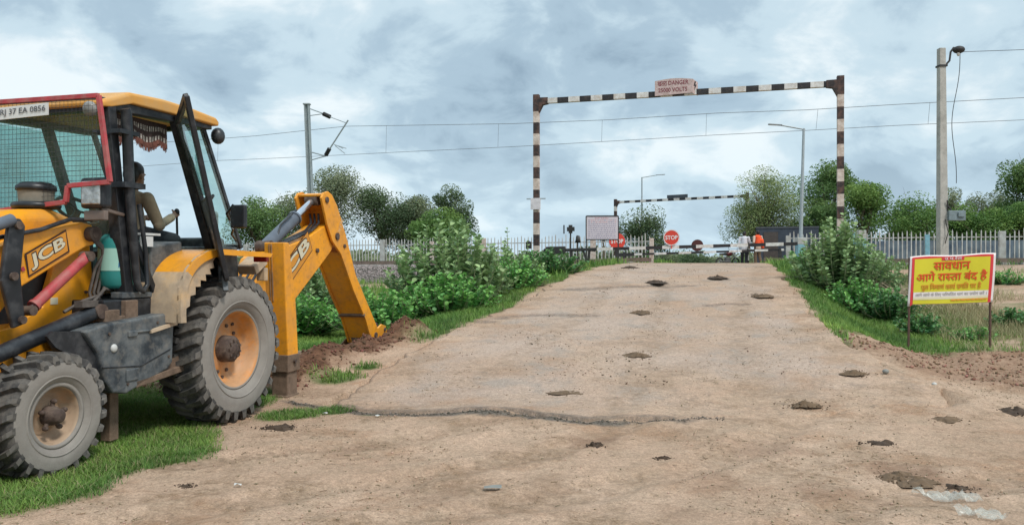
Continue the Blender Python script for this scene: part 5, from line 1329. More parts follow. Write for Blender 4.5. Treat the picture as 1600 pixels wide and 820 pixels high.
# side tanks
mb = MB(); mb.prism([(1.80, 1.02), (1.58, 1.06), (.90, 1.10), (.78, 1.07), (.80, .66), (.86, .61), (1.36, .47), (1.50, .50), (1.58, .60), (1.66, .84)], .52, .97); tk = part('hydraulic_tank', mb, K_m, bevel=.02, seg=3)
mb = MB(); mb.prism([(2.10, 1.01), (2.05, 1.04), (1.74, 1.02), (1.66, .98), (1.60, .62), (1.52, .52), (1.62, .56), (1.80, .80), (2.02, .92)], .90, .93); part('wheel_arch', mb, K_, bevel=0)
mb = MB(); mb.ell((1.50, .972, .86), (.035, .02, .035), 12); part('filler_cap', mb, mat('cap_white', (.5, .5, .48), .5), tk, bevel=0)
mb = MB(); mb.bar((1.10, .978, .96), (.80, 1.0, 1.01), .035, .028); part('wooden_peg', mb, mat('bare_wood', (.48, .37, .26), .8), tk, bevel=0)
part('tank_plate', MB().box((1.30, .975, .62), (.14, .015, .10)), K_m, tk); part('tank_hasp', MB().box((1.15, .975, .97), (.26, .02, .02)).box((1.30, .975, .96), (.10, .03, .05)), K_m, tk)
mb = MB(); mb.box((.95, .80, .56), (.60, .34, .06), Matrix.Rotation(.10, 3, 'Y')); mb.box((1.25, .7, .30), (.1, .1, .5)); mb.box((.78, .78, .62), (.35, .3, .10), Matrix.Rotation(.3, 3, 'Y')); part('step', mb, MUD)
mb = MB(); mb.prism([(1.80, .98), (.9, 1.0), (.9, .65), (1.5, .55)], -.97, -.52); part('fuel_tank', mb, K_m, bevel=.02)
# cab floor, sill, rear console
mb = MB(); mb.prism([(1.44, 1.06), (1.44, 1.24), (.34, 1.24), (.34, 1.05), (.6, 1.02)], -.80, .82); cabf = part('cab_floor', mb, K_, bevel=.015)
mb = MB(); mb.prism([(1.24, 1.245), (1.24, 1.30), (.45, 1.27), (.45, 1.245)], .70, .825); part('door_sill', mb, K_m, cabf)
mb = MB(); mb.prism([(.42, 1.24), (.80, 1.30), (.84, 1.46), (.70, 1.60), (.50, 1.70), (-.55, 1.72), (-.60, 1.24), (-.55, .95), (.38, .95)], -.74, .70); part('rear_body', mb, K_m, bevel=.02)
mb = MB(); mb.prism([(.86, 1.245), (.86, 1.70), (.44, 1.75), (.42, 1.245)], .40, .785); part('side_panel', mb, K_m, bevel=.02)
# fenders: arched sheet with a turned-down outer lip
def fender(s):
    arc = [(.90, 1.02), (.905, 1.15), (.885, 1.33), (.80, 1.49), (.66, 1.60), (.47, 1.665), (.30, 1.68), (-.55, 1.645)]
    for _ in range(2):
        q = [arc[0]]
        for a_, b_ in zip(arc[:-1], arc[1:]): q += [(a_[0]*.75+b_[0]*.25, a_[1]*.75+b_[1]*.25), (a_[0]*.25+b_[0]*.75, a_[1]*.25+b_[1]*.75)]
        arc = q + [arc[-1]]
    mb = MB(); nA = len(arc)
    def P_(p, y, k):   # k: offset inwards
        cx, cz = .1, 1.0; d = Vector((p[0]-cx, 0, p[1]-cz)).normalized(); return (p[0]-d.x*k, y*s, p[1]-d.z*k)
    vs = []
    for p in arc: vs += [P_(p, .68, 0), P_(p, 1.13, 0), P_(p, 1.13, .075 if p[0] > .4 else .055), P_(p, 1.11, .075 if p[0] > .4 else .055), P_(p, 1.11, .02), P_(p, .68, .02)]
    fs = []
    for i in range(nA-1):
        for k in range(6): fs.append((i*6+k, i*6+(k+1) % 6, (i+1)*6+(k+1) % 6, (i+1)*6+k))
    fs += [tuple(range(6)), tuple(range(6*nA-1, 6*nA-7, -1))]
    mb.add(vs, fs)
    for fi in range(len(mb.m)): mb.m[fi] = 1 if fi < 6*int(nA*.42) else 0; mb.sm[fi] = True
    f = part('fender', mb, [Y_, Y_fade], bevel=0); f.data.set_sharp_from_angle(angle=RAD(40))
    if s > 0:
        r = np.random.RandomState(3)   # torn dusty flap hanging inside the front of the fender
        out = [(.90, 1.02), (.905, 1.15), (.885, 1.33), (.80, 1.49), (.66, 1.60), (.47, 1.665), (.36, 1.62), (.42, 1.56), (.40, 1.50), (.47, 1.49), (.45, 1.44), (.53, 1.44), (.52, 1.38), (.60, 1.39), (.60, 1.33), (.67, 1.33), (.67, 1.26), (.74, 1.25), (.75, 1.16), (.80, 1.14), (.82, 1.02)]
        mb = MB(); mb.prism(out, 1.085, 1.105); part('mud_flap', mb, Y_fade, f, bevel=0)
    return f
fender(1); fender(-1)
mb = MB(); mb.box((-.70, .78, 1.52), (.24, .22, .10), Matrix.Rotation(.5, 3, 'Y')); mb.box((-.80, .84, 1.42), (.07, .1, .14)); part('lamp_bracket', mb, Y_fade)
# small fittings that break up the panels
for k in range(4): part('hood_vent', MB().box((2.1+.12*k, .435, 1.52-.02*k), (.03, .012, .20), Matrix.Rotation(.2, 3, 'Y')), K_, hd, bevel=0)
part('panel_seam', MB().tube([(1.20, .452, 1.50), (1.50, .445, 1.56), (2.2, .44, 1.58)], .005, 5), K_, hd, bevel=0)
for p in ((1.30, 1.30), (1.30, 1.05), (1.95, .92), (1.62, .80), (2.4, .80)): part('bolt', MB().tube([(p[0], .50, p[1]), (p[0], .515, p[1])], .014, 6, smooth=False), RUST, bevel=0)
for p in ((1.55, .98), (1.0, 1.03), (.86, .72), (1.35, .55)): part('tank_bolt', MB().tube([(p[0], .97, p[1]), (p[0], .98, p[1])], .012, 6, smooth=False), RUST, tk, bevel=0)
part('tank_weld', MB().tube([(1.62, .972, .72), (1.2, .972, .68), (.84, .972, .78)], .006, 5), K_, tk, bevel=0)
part('tail_lamp', MB().box((-.56, .98, 1.60), (.05, .16, .09)), mat('lamp_red', (.35, .03, .02), .3), bevel=.01)
for zz in (2.55, 1.95): part('door_hinge', MB().tube([(.52-(2.86-zz)*.44, .83, zz), (.49-(2.86-zz)*.44, .83, zz-.10)], .022, 8), K_, bevel=0)
for k in range(3): part('hydraulic_hose', MB().tube([(-1.30, .30-.1*k, 1.20), (-1.55, .34-.1*k, 1.52), (-1.95, .18-.06*k, 1.45), (-2.05, .14-.05*k, 1.2)], .016, 6), K_, bevel=0)
# cab frame
mb = MB()
def post(p, q, w, h=None): mb.bar(p, q, w, h if h else w, up=(0, 1, 0))
for s in (1, -1):
    post((1.33, .74*s, 2.90), (1.14, .76*s, 1.24), .09, .11)        # front pillar
    post((.50, .74*s, 2.92), (-.14, .78*s, 1.34), .07, .09)         # rear door pillar
    post((.0, .66*s, 2.94), (-.60, .70*s, 1.70), .045, .05)         # back pillar
    post((1.42, .72*s, 2.87), (-.05, .70*s, 2.93), .09, .10)        # header
mb.bar((1.38, -.72, 2.86), (1.38, .72, 2.86), .09, .12); mb.bar((-.02, -.68, 2.92), (-.02, .68, 2.92), .07); mb.bar((-.58, -.7, 1.72), (-.58, .7, 1.72), .06)
mb.bar((1.20, -.74, 1.62), (1.20, .74, 1.62), .05)
part('cab_frame', mb, K_)
# the stout black grab post with brackets at the front corner and its lower brace
mb = MB(); mb.tube([(1.25, .86, 2.84), (1.235, .86, 2.80), (1.20, .86, 2.1), (1.12, .86, 1.40), (1.10, .87, 1.33), (1.05, .87, 1.30), (1.00, .87, 1.36), (1.02, .87, 1.62), (1.09, .86, 2.05)], [.042, .044, .044, .032, .028, .024, .022, .020, .020], 12)
mb.box((1.24, .83, 2.64), (.22, .14, .035)); mb.box((1.19, .83, 2.20), (.24, .16, .045)); part('grab_rail', mb, K_, bevel=0)
mb = MB(); mb.bar((1.10, .83, 1.72), (.84, .82, 1.25), .055, .04, up=(0, 1, 0)); part('brace', mb, K_)
# cab glass
def pane(name, pts, m=GL, parent=BL, t=.008):
    pts = [Vector(p) for p in pts]; n_ = (pts[1]-pts[0]).cross(pts[2]-pts[0]).normalized()*t
    k = len(pts); mb = MB(); mb.add(pts+[p+n_ for p in pts], [tuple(range(k)), tuple(range(2*k-1, k-1, -1))]+[(i, i+k, (i+1) % k+k, (i+1) % k) for i in range(k)])
    return mb.build(name, m, parent)
pane('windscreen', [(1.37, -.68, 2.80), (1.37, .68, 2.80), (1.20, .70, 1.66), (1.20, -.70, 1.66)])
pane('lower_windscreen', [(1.19, .10, 1.60), (1.19, .70, 1.60), (1.15, .70, 1.28), (1.15, .10, 1.28)])
pane('quarter_glass', [(.44, .735, 2.86), (.02, .68, 2.90), (-.56, .71, 1.74), (-.03, .765, 1.70)])
pane('quarter_glass', [(.44, -.735, 2.86), (.02, -.68, 2.90), (-.56, -.71, 1.74), (-.03, -.765, 1.70)])
pane('side_glass', [(1.28, -.75, 2.82), (.52, -.75, 2.84), (.03, -.78, 1.75), (1.18, -.77, 1.75)])
# roof
rp = [(1.44, 2.83), (1.45, 2.87), (1.40, 2.90), (1.12, 3.01), (.70, 3.035), (.3, 3.03), (-.06, 3.005), (-.10, 2.97), (-.095, 2.925), (.2, 2.93), (1.1, 2.915), (1.35, 2.84)]
mb = MB(); n = len(rp); vs = []
for yy, dz in ((-.80, 0), (-.78, .0), (-.5, .01), (0, .015), (.5, .01), (.78, 0), (.80, 0)):
    for i, (x, z) in enumerate(rp):
        vs.append((x*(.985 if abs(yy) > .79 else 1), yy, z + (dz if 2 <= i <= 6 else 0) - (.015 if abs(yy) > .79 and 2 <= i <= 6 else 0)))
fs = [tuple(range(n)), tuple(range(7*n-1, 6*n-1, -1))] + [(k*n+i, (k+1)*n+i, (k+1)*n+(i+1) % n, k*n+(i+1) % n) for k in range(6) for i in range(n)]
mb.add(vs, fs); rf = part('roof', mb, Y_roof if 'Y_roof' in globals() else mat('roof_yellow', (.62, .30, .06), .5, .08, 3, dust=((.50, .33, .16), .3, 4)), bevel=.02, seg=3)
mb = MB(); mb.ell((-.16, .74, 2.84), (.07, .07, .085), 16); part('work_lamp', mb, K_, rf, bevel=0)
mb = MB(); mb.lathe([(.001, .03), (.035, .026), (.058, .01), (.064, -.02), (.045, -.05), (.001, -.07)], (1.46, .69, 2.81), 'x', 24); part('work_lamp', mb, mat('lamp_glass', (.26, .26, .25), .15), rf, bevel=0)
# headlamp at the cab's front corner
mb = MB(); mb.box((1.50, .80, 2.11), (.10, .24, .25)); hl_ = part('headlamp', mb, K_, bevel=.03, seg=3)
mb = MB(); mb.box((1.555, .80, 2.11), (.02, .18, .19)); part('lens', mb, mat('lens_grey', (.42, .43, .43), .10, .5, 14, .6, 25, metallic=.5), hl_, bevel=.02)
mb = MB(); mb.bar((1.46, .80, 1.99), (1.20, .80, 1.95), .03); mb.box((1.50, .80, 1.93), (.05, .20, .08)); part('indicator', mb, mat('indicator_clear', (.16, .12, .10), .3), hl_)
# red mesh guard over the windscreen
mb = MB(); gxx = 1.56; G = [(.88, 2.885), (.99, 2.19), (.58, 2.17), (.56, 2.04), (-.90, 1.91), (-.88, 2.885)]
gp = lambda y, z: (gxx, y, z)
for i in range(len(G)): mb.bar(gp(*G[i]), gp(*G[(i+1) % len(G)]), .038, .03, up=(1, 0, 0))
gd = part('screen_guard', mb, REDP, bevel=.004)
mb = MB()
def zr_(y): return (1.91+.089*(y+.9) if y < .57 else 2.18), 2.885
yy = -.86
while yy < .97:
    lo, hi = zr_(yy)
    if yy > .88: hi = 2.88-(yy-.88)*6.3
    mb.tube([gp(yy, lo), gp(yy, hi)], .0017, 4, caps=False, smooth=False); yy += .040
zz = 1.93
while zz < 2.89:
    y1 = .88 + (2.885-zz)*.158 if zz > 2.18 else .57
    y0 = -.9
    if zz < 2.04: y1 = -.9+(zz-1.91)*11.2
    mb.tube([gp(y0, zz), gp(y1, zz)], .0017, 4, caps=False, smooth=False); zz += .040
part('wire_mesh', mb, K_, gd, bevel=0)
for yb in (.84, -.86): mb = MB(); mb.bar(gp(yb, 2.6), (1.33, yb*.9, 2.6), .03); part('guard_bracket', mb, K_, gd)
# number plate
mb = MB(); pc = Vector((1.585, .155, 2.79)); pu = Vector((0, 0, 1)); py_ = Vector((0, 1, .035)).normalized()
mb.add([pc + py_*a + pu*b for a, b in ((-.25, -.05), (.25, -.05), (.25, .05), (-.25, .05))] + [pc + py_*a + pu*b - Vector((.01, 0, 0)) for a, b in ((-.25, -.05), (.25, -.05), (.25, .05), (-.25, .05))], [(0, 1, 2, 3), (7, 6, 5, 4), (0, 4, 5, 1), (1, 5, 6, 2), (2, 6, 7, 3), (3, 7, 4, 0)])
npl = part('number_plate', mb, mat('plate_white', (.66, .65, .64), .5, .05, 6), gd, bevel=0)
lettering('lettering', 'RJ 37 EA 0856', mat('plate_letters', (.10, .10, .11), .6), pc+Vector((.006, 0, 0)), py_, pu, .46, .062, npl, .01)
# door, open
dA, dB, dCc, dD = Vector((.52, .80, 2.86)), Vector((.92, 1.20, 3.0)), Vector((.38, 1.22, 1.40)), Vector((-.08, .84, 1.52))
def dp(s, t): return dD.lerp(dCc, s).lerp(dA.lerp(dB, s), t)
dn = (dB-dA).cross(dD-dA).normalized()
mb = MB()
for (a, b, w_) in ((dA, dB, .05), (dB, dCc, .055), (dCc, dD, .06), (dD, dA, .05)): mb.bar(a, b, w_, .045, up=dn)
mb.bar(dp(0, .46), dp(1, .46), .04, .04, up=dn)
dr_ = part('door', mb, K_)
pane('door_glass', [dp(.06, .50), dp(.94, .48), dp(.94, .96), dp(.06, .97)], GL, dr_)
mb = MB()
q = [dp(.05, .04), dp(.95, .04), dp(.95, .45), dp(.05, .45)]; qi = [dp(.28, .12), dp(.72, .12), dp(.78, .27), dp(.40, .30)]
mb.add(q+qi, [(0, 1, 5, 4), (1, 2, 6, 5), (2, 3, 7, 6), (3, 0, 4, 7)]); dpn = mb.build('door_panel', K_m, dr_); so = dpn.modifiers.new('s', 'SOLIDIFY'); so.thickness = .02
mb = MB(); mb.tube([dp(-.10, .32)+dn*.05, dp(-.12, .42)+dn*.06, dp(.0, .455)+dn*.07, dp(.6, .47)+dn*.07], .016, 8); mb.tube([dp(-.05, .56)-dn*.03, dp(-.12, .53)], .03, 8); part('door_handle', mb, K_, dr_, bevel=0)
mb = MB(); mb.bar((-.02, .84, 1.66), (.28, 1.10, 1.36), .05, .03); mb.bar((.30, 1.14, 1.42), (.36, 1.2, 1.28), .05, .03); part('door_stay', mb, K_m, dr_)
# mirror
mb = MB(); mb.box((-.24, .93, 2.02), (.06, .17, .24)); mr_ = part('mirror', mb, K_, bevel=.02, seg=3); mb = MB(); mb.tube([(-.22, .88, 2.14), (-.22, .80, 2.05), (-.38, .72, 2.0)], .014, 6); mb.tube([(-.22, .88, 1.90), (-.30, .80, 1.84), (-.50, .72, 1.78)], .012, 6); part('mirror_arm', mb, K_, mr_, bevel=0)
# seat, console, levers, steering wheel
def softbox(c, d, rot, name, m, parent=BL, bev=.05):
    mb = MB(); mb.box(c, d, rot); return part(name, mb, m, parent, bevel=bev, seg=4)
SEATM = mat('seat_vinyl', (.022, .024, .028), .6, .3, 9)
st_ = softbox((.16, 0, 1.70), (.50, .52, .14), None, 'seat', SEATM); softbox((.44, 0, 2.0), (.13, .48, .56), Matrix.Rotation(.14, 3, 'Y'), 'backrest', SEATM, st_); softbox((.15, 0, 1.45), (.3, .3, .4), None, 'seat_pedestal', K_, st_, .02)
softbox((-.36, .20, 1.70), (.26, .80, .22), None, 'rear_console', K_, BL, .04)
mb = MB(); mb.tube([(-.33, .12, 1.80), (-.27, .16, 2.06)], .012, 8); mb.ell((-.265, .165, 2.08), (.03, .03, .04), 10); part('lever', mb, K_, bevel=0)
mb = MB(); mb.tube([(-.33, -.14, 1.80), (-.30, -.16, 2.02)], .012, 8); mb.ell((-.30, -.16, 2.04), (.03, .03, .04), 10); part('lever', mb, K_, bevel=0)
mb = MB(); c = Vector((.86, 0, 2.02)); Rm = Matrix.Rotation(-.6, 3, 'Y'); pts = [c + Rm @ Vector((.2*math.cos(i/24*6.2832), .2*math.sin(i/24*6.2832), 0)) for i in range(25)]
mb.tube(pts, .016, 8, caps=False); mb.tube([c, c+Rm @ Vector((0, 0, -.45))], .03, 10)
for a in (0, 2.1, 4.2): mb.tube([c, c+Rm @ Vector((.2*math.cos(a), .2*math.sin(a), 0))], .012, 6)
part('steering_wheel', mb, K_, bevel=0); softbox((1.02, 0, 1.52), (.20, .5, .52), None, 'dashboard', K_, BL, .05)
# tasselled curtain under the header
r = np.random.RandomState(2); mb = MB(); n = 48
def curt(x0, x1, y, ztop, drop, sway):
    vs = []
    for i in range(n+1):
        t = i/n; x = x0+(x1-x0)*t
        d = drop*(.72+.30*abs(math.sin(t*math.pi*2.0+.9)) + .03*r.rand())
        for k in range(6): vs.append((x, y+sway*math.sin(t*40)*k/5, ztop(x) - d*k/5))
    fs = []; ms = []
    for i in range(n):
        for k in range(5): fs.append((i*6+k, (i+1)*6+k, (i+1)*6+k+1, i*6+k+1)); ms.append(1 if k == 4 else (2 if k in (1, 3) and (i % 2) else 0))
    b = len(mb.f); mb.add(vs, fs)
    for j, q in enumerate(ms): mb.m[b+j] = q
curt(1.16, .50, .66, lambda x: 2.84, .24, .012)
cu = mb.build('curtain', [mat('curtain_brown', (.050, .032, .030), .9, .3, 20), mat('curtain_fringe', (.15, .060, .045), .95, .4, 40), mat('curtain_dots', (.36, .33, .30), .9, .6, 60)], BL, normals=False)
mb = MB()
for i in range(90): x = 1.16-.66*i/90; z = 2.84-.24*(.72+.30*abs(math.sin(i/90*math.pi*2.0+.9))); mb.tube([(x, .66, z+.01), (x+.004*r.randn(), .66, z-.025-.02*r.rand())], .004, 4, caps=False)
mb.build('tassels', MATS['curtain_fringe'], cu, normals=False)
softbox((-.45, .45, 1.93), (.10, .14, .34), None, 'hung_cloth', mat('grey_cloth', (.30, .30, .30), .95, .2, 9), BL, .04)
mb = MB(); mb.box((.98, .80, 1.80), (.44, .012, .02)); mb.box((.94, .806, 1.735), (.16, .01, .09)); part('sticker', mb, mat('sticker_white', (.6, .62, .62), .5), bevel=0)
# rear frame, stabilisers, kingpost
mb = MB(); mb.box((-1.12, 0, .92), (.12, 1.3, .50)); mb.box((-.9, .42, .95), (.5, .1, .4)); mb.box((-.9, -.42, .95), (.5, .1, .4)); part('rear_frame', mb, Y_d, bevel=.015)
for s in (1, -1):
    mb = MB(); yy = .75*s
    mb.prism([(-1.27, .35), (-1.50, .35), (-1.43, 1.1), (-1.28, 1.78), (-1.17, 1.78), (-1.21, 1.1)], yy-.13, yy+.13); sh = part('stabiliser_housing', mb, Y_b, bevel=.012)
    mb = MB(); mb.bar((-1.205, yy-.03, 1.10), (-1.165, yy-.03, 1.76), .02, .012); mb.bar((-1.205, yy-.06, 1.10), (-1.165, yy-.06, 1.76), .012, .012); part('housing_trim', mb, Y_d, sh)
    mb = MB(); mb.prism([(-1.25, .28), (-1.52, .28), (-1.51, .48), (-1.25, .48)], yy-.12, yy+.135); part('wear_collar', mb, MUD, sh)
    mb = MB(); mb.prism([(-1.28, -.08), (-1.50, -.08), (-1.49, .5), (-1.28, .5)], yy-.095, yy+.11); mb.box((-1.39, yy, -.02), (.28, .24, .06)); part('stabiliser_leg', mb, MUD, bevel=.012)
    part('collar_bolt', MB().tube([(-1.25, yy-.06, .40), (-1.225, yy-.06, .40)], .025, 10), RUST, sh, bevel=0)
    part('collar_bolt', MB().tube([(-1.38, yy+.14*s, .40), (-1.38, yy+.165*s, .40)], .025, 10), RUST, sh, bevel=0)
mb = MB(); mb.prism([(-1.18, .42), (-1.18, 1.30), (-1.45, 1.38), (-1.85, 1.15), (-1.9, .50), (-1.6, .40)], -.26, .16); part('kingpost', mb, Y_d, bevel=.02)
mb = MB(); bpz = [(-1.62, .52), (-1.70, 1.20), (-1.95, 1.60), (-2.15, 1.69), (-2.95, 1.87), (-3.58, 2.11), (-3.80, 2.10), (-3.90, 1.96), (-3.72, 1.72), (-3.35, 1.47), (-2.62, .99), (-2.22, .60), (-1.85, .42)]
mb.prism(bpz, -.22, .12); bm_ = part('boom', mb, Y_b, bevel=.014)
bd_ = Vector((-3.10+2.48, 0, 1.66-1.30)).normalized()
logo('JCB', (-2.68, .122, 1.545), (-.79, 0, .61), (.50, 0, .87), .94, .235, bm_, (0, 1, 0), .0, pad=.035, bold=.03)
mb = MB()
part('boom_pin', MB().tube([(-3.28, .11, 1.72), (-3.28, .15, 1.72)], .032, 12), RUST, bm_, bevel=0)
mb = MB()
for k in range(3): mb.tube([(-2.3, .08-.05*k, 1.75), (-2.7, .08-.05*k, 1.86), (-3.2, .08-.05*k, 2.0), (-3.45, .06-.06*k, 2.12), (-3.55, -.07*k, 2.26)], .017, 6)
part('boom_hoses', mb, K_, bm_, bevel=0)
# dipper: two cheeks with a cross web and box below
dpz = [(-3.33, 2.48), (-3.40, 2.56), (-3.52, 2.59), (-3.64, 2.55), (-3.80, 2.40), (-4.10, 1.94), (-4.42, 1.35), (-5.22, .46), (-5.30, .33), (-5.20, .22), (-5.02, .22), (-4.78, .62), (-4.35, 1.10), (-3.92, 1.68), (-3.66, 1.86), (-3.50, 2.10)]
mb = MB(); mb.prism(dpz, .14, .175); mb.prism(dpz, -.275, -.24)
low = [(-3.92, 1.70), (-4.10, 1.88), (-4.42, 1.32), (-5.18, .46), (-5.22, .30), (-5.02, .26), (-4.78, .64), (-4.37, 1.12)]
mb.prism(low, -.239, .139)
mb.prism([(-3.62, 2.54), (-3.80, 2.38), (-4.06, 1.94), (-3.98, 1.90), (-3.74, 2.32), (-3.58, 2.48)], -.239, .139)
mb.prism([(-3.38, 2.535), (-3.62, 2.575), (-3.62, 2.55), (-3.39, 2.505)], -.239, .139)
dk = part('dipper', mb, Y_b, bevel=.006)
mb = MB(); mb.prism([(-4.86, .60), (-5.02, .24), (-5.20, .22), (-5.05, .50)], -.25, .15); mb.box((-4.72, -.05, .70), (.05, .46, .05), Matrix.Rotation(.9, 3, 'Y')); part('dipper_end', mb, MUD, dk)
mb = MB()
for p, r_ in (((-3.47, 2.46), .045), ((-3.79, 1.94), .055), ((-4.02, 1.80), .03), ((-5.14, .34), .05)): part('dipper_pin', MB().tube([(p[0], .17, p[1]), (p[0], .195, p[1])], r_, 14), RUST, dk, bevel=0)
lettering('lettering', '3DX', mat('faded_decal', (.62, .42, .22), .6), (-3.90, .178, 2.10), (.50, 0, -.86), (.86, 0, .50), .26, .08, dk, .01)
o_ = ram((-2.22, -.04, 1.75), (-3.46, -.04, 2.46), .60, .088, GREY, CHR, 'dipper_cylinder')
mb = MB(); mb.tube([(-2.45, -.04, 1.88), (-2.62, -.04, 2.06), (-2.85, -.04, 2.22), (-3.0, -.04, 2.28)], .016, 6); mb.tube([(-2.40, .02, 1.86), (-2.5, .02, 2.05), (-2.8, .02, 2.22)], .014, 6); part('ram_hose', mb, K_, o_, bevel=0)
ram((-4.50, -.04, 1.50), (-5.52, -.04, .47), .50, .055, K_, mat('brass_rod', (.22, .22, .12), .4, .2, 9, metallic=.5), 'bucket_cylinder')
for yy in (.12, -.23):
    mb = MB(); mb.prism([(-4.99, .30), (-5.03, .36), (-5.44, .50), (-5.60, .46), (-5.66, .34), (-5.60, .26), (-5.40, .24), (-5.20, .14), (-5.05, .18)], yy, yy+.035); part('bucket_link', mb, Y_, bevel=.008)
mb = MB(); mb.tube([(-5.55, -.24, .40), (-5.55, .17, .40)], .035, 12); mb.box((-5.35, -.04, .12), (.08, .2, .30)); part('link_pin', mb, RUST, bevel=0)
mb = MB()
bk = [(-5.10, .28), (-5.42, .22), (-5.55, -.02), (-5.50, -.25), (-5.20, -.42), (-4.80, -.38), (-4.62, -.10), (-4.66, -.10), (-4.82, -.34), (-5.18, -.38), (-5.46, -.24), (-5.50, -.02), (-5.40, .18), (-5.12, .24)]
mb.prism(bk, -.34, .26)
for yy in (-.36, .26): mb.prism([(-5.10, .28), (-5.42, .22), (-5.55, -.02), (-5.50, -.25), (-5.20, -.42), (-4.80, -.38), (-4.62, -.10), (-4.75, .12)], yy, yy+.02)
part('digging_bucket', mb, MUD, bevel=.008)
for k in range(4): mb = MB(); yy = -.30+.17*k; mb.prism([(-4.66, -.06), (-4.48, .08), (-4.60, -.14)], yy, yy+.05); part('bucket_tooth', mb, MUD, bevel=0)

# ---------------------------------------------------------------- people
def merged(shapes, name, m, parent=None, voxel=.014, smooth=4):
    """one continuous surface: overlapping tapered limbs fused by a voxel remesh"""
    o = shapes.build(name, m, parent, normals=True)
    rm = o.modifiers.new('fuse', 'REMESH'); rm.mode = 'VOXEL'; rm.voxel_size = voxel; rm.use_smooth_shade = True
    sm = o.modifiers.new('soften', 'SMOOTH'); sm.factor = .5; sm.iterations = smooth
    return o
def limb(mb, pts, rad, n=12):
    pts = [Vector(p) for p in pts]; mb.tube(pts, rad, n)
    for p, r_ in zip(pts, rad): mb.ell(p, (r_, r_, r_), 12)
SKIN = mat('skin_brown', (.24, .125, .075), .55, .1, 9); HAIR = mat('black_hair', (.012, .010, .010), .5, .3, 30)
def head(mb, c, R, s=1.0):
    c = Vector(c); E = lambda o, r_: mb.ell(c + R @ (Vector(o)*s), tuple(q*s for q in r_), 14, 0, R)
    E((0, 0, .02), (.095, .076, .110)); E((.03, 0, -.055), (.065, .058, .060)); E((.045, 0, -.085), (.036, .034, .03))
    E((.100, 0, -.015), (.018, .014, .028)); E((.108, 0, -.026), (.014, .017, .012))          # nose
    E((.088, 0, -.062), (.014, .026, .008)); E((.086, 0, -.074), (.013, .022, .008))          # lips
    for q in (1, -1): E((.086, .030*q, .022), (.012, .026, .008)); E((-.005, .080*q, -.01), (.018, .010, .030))
# driver: sits facing the rear, right arm... the near arm reaches for the lever
DR = empty('person', Lw(.16, 0, 1.76), TH + math.pi, 'driver in an olive-brown shirt seated in the open cab gripping a lever', 'person')
mb = MB()
Rh = Matrix.Identity(3)
head(mb, (.02, 0, .66), Rh); limb(mb, [(-.05, 0, .40), (-.015, 0, .56)], [.062, .055])
limb(mb, [(-.06, 0, .05), (-.08, 0, .22), (-.08, 0, .38)], [.15, .14, .12]); mb.ell((-.07, 0, .40), (.10, .20, .09), 14)
def arm(sh, el, wr_, s, body=mb): limb(body, [sh, el, wr_], [.056, .043, .030])
arm((-.06, -.20, .42), (.03, -.27, .16), (.37, -.17, .28), -1); arm((-.06, .20, .42), (.02, .26, .16), (.34, .15, .26), 1)
for s in (1, -1):
    limb(mb, [(-.02, .10*s, .05), (.40, .14*s, .02)], [.095, .068]); limb(mb, [(.40, .14*s, .02), (.42, .14*s, -.38)], [.062, .042]); limb(mb, [(.42, .14*s, -.40), (.55, .14*s, -.42)], [.040, .030])
def hand(mb, w, d, side, s=1.0, curl=.9):
    """palm, four unequal bent fingers and a thumb; w wrist, d pointing out, side = thumb direction"""
    w = Vector(w); d = Vector(d).normalized(); side = Vector(side); side = (side-d*side.dot(d)).normalized(); nr = d.cross(side)
    R = Matrix((d, side, nr)).transposed(); mb.ell(w+d*.045*s, (.05*s, .040*s, .018*s), 10, 0, R)
    for i, L in enumerate((.070, .080, .076, .060)):
        b = w + d*.08*s + side*(.027-.018*i)*s; m1 = b + (d*math.cos(.4)+nr*-math.sin(.4)*curl)*L*.45*s; m2 = m1 + (d*.25 - nr*curl)*L*.35*s; m3 = m2 + (-d*.55 - nr*.5*curl)*L*.3*s
        mb.tube([b-d*.02*s, b, m1, m2, m3], [.0095*s, .0095*s, .009*s, .008*s, .006*s], 7)
    b = w + d*.025*s + side*.032*s; mb.tube([b, b+(d*.6+side*.7-nr*.3)*.032*s, b+(d*.9+side*.25-nr*.8)*.055*s], [.012*s, .010*s, .008*s], 7)
hand(mb, (.37, -.17, .28), (.8, .1, .35), (0, .3, 1)); hand(mb, (.34, .15, .26), (.8, -.1, .1), (0, -.3, 1))
bd = merged(mb, 'body', SKIN, DR, .008, 3)
mb = MB(); limb(mb, [(-.06, 0, .06), (-.08, 0, .22), (-.085, 0, .38)], [.165, .155, .135]); mb.ell((-.075, 0, .42), (.115, .215, .095), 16)
limb(mb, [(-.06, -.205, .42), (.03, -.275, .16), (.31, -.19, .255)], [.070, .058, .043]); limb(mb, [(-.06, .205, .42), (.02, .265, .16), (.29, .16, .24)], [.070, .058, .043])
mb.tube([(-.05, 0, .46), (-.035, 0, .51)], [.075, .072], 14)
merged(mb, 'shirt', mat('olive_shirt', (.38, .28, .19), .9, .15, 12), DR, .010, 4)
mb = MB(); 
for s in (1, -1): limb(mb, [(-.04, .10*s, .05), (.40, .14*s, .02)], [.115, .082]); limb(mb, [(.40, .14*s, .02), (.42, .14*s, -.34)], [.080, .065])
merged(mb, 'trousers', mat('dark_trousers', (.03, .03, .035), .9, .2, 12), DR, .012, 3)
mb = MB(); mb.ell((.0, 0, .715), (.105, .088, .092), 16); mb.ell((-.045, 0, .67), (.072, .080, .10), 14); merged(mb, 'hair', HAIR, DR, .010, 3)
mb = MB()
for s in (1, -1): mb.ell((.097, .030*s, .672), (.008, .012, .007), 10)
mb.build('eyes', mat('eye_dark', (.03, .02, .02), .2), DR)
DR.scale = (1, 1, 1)

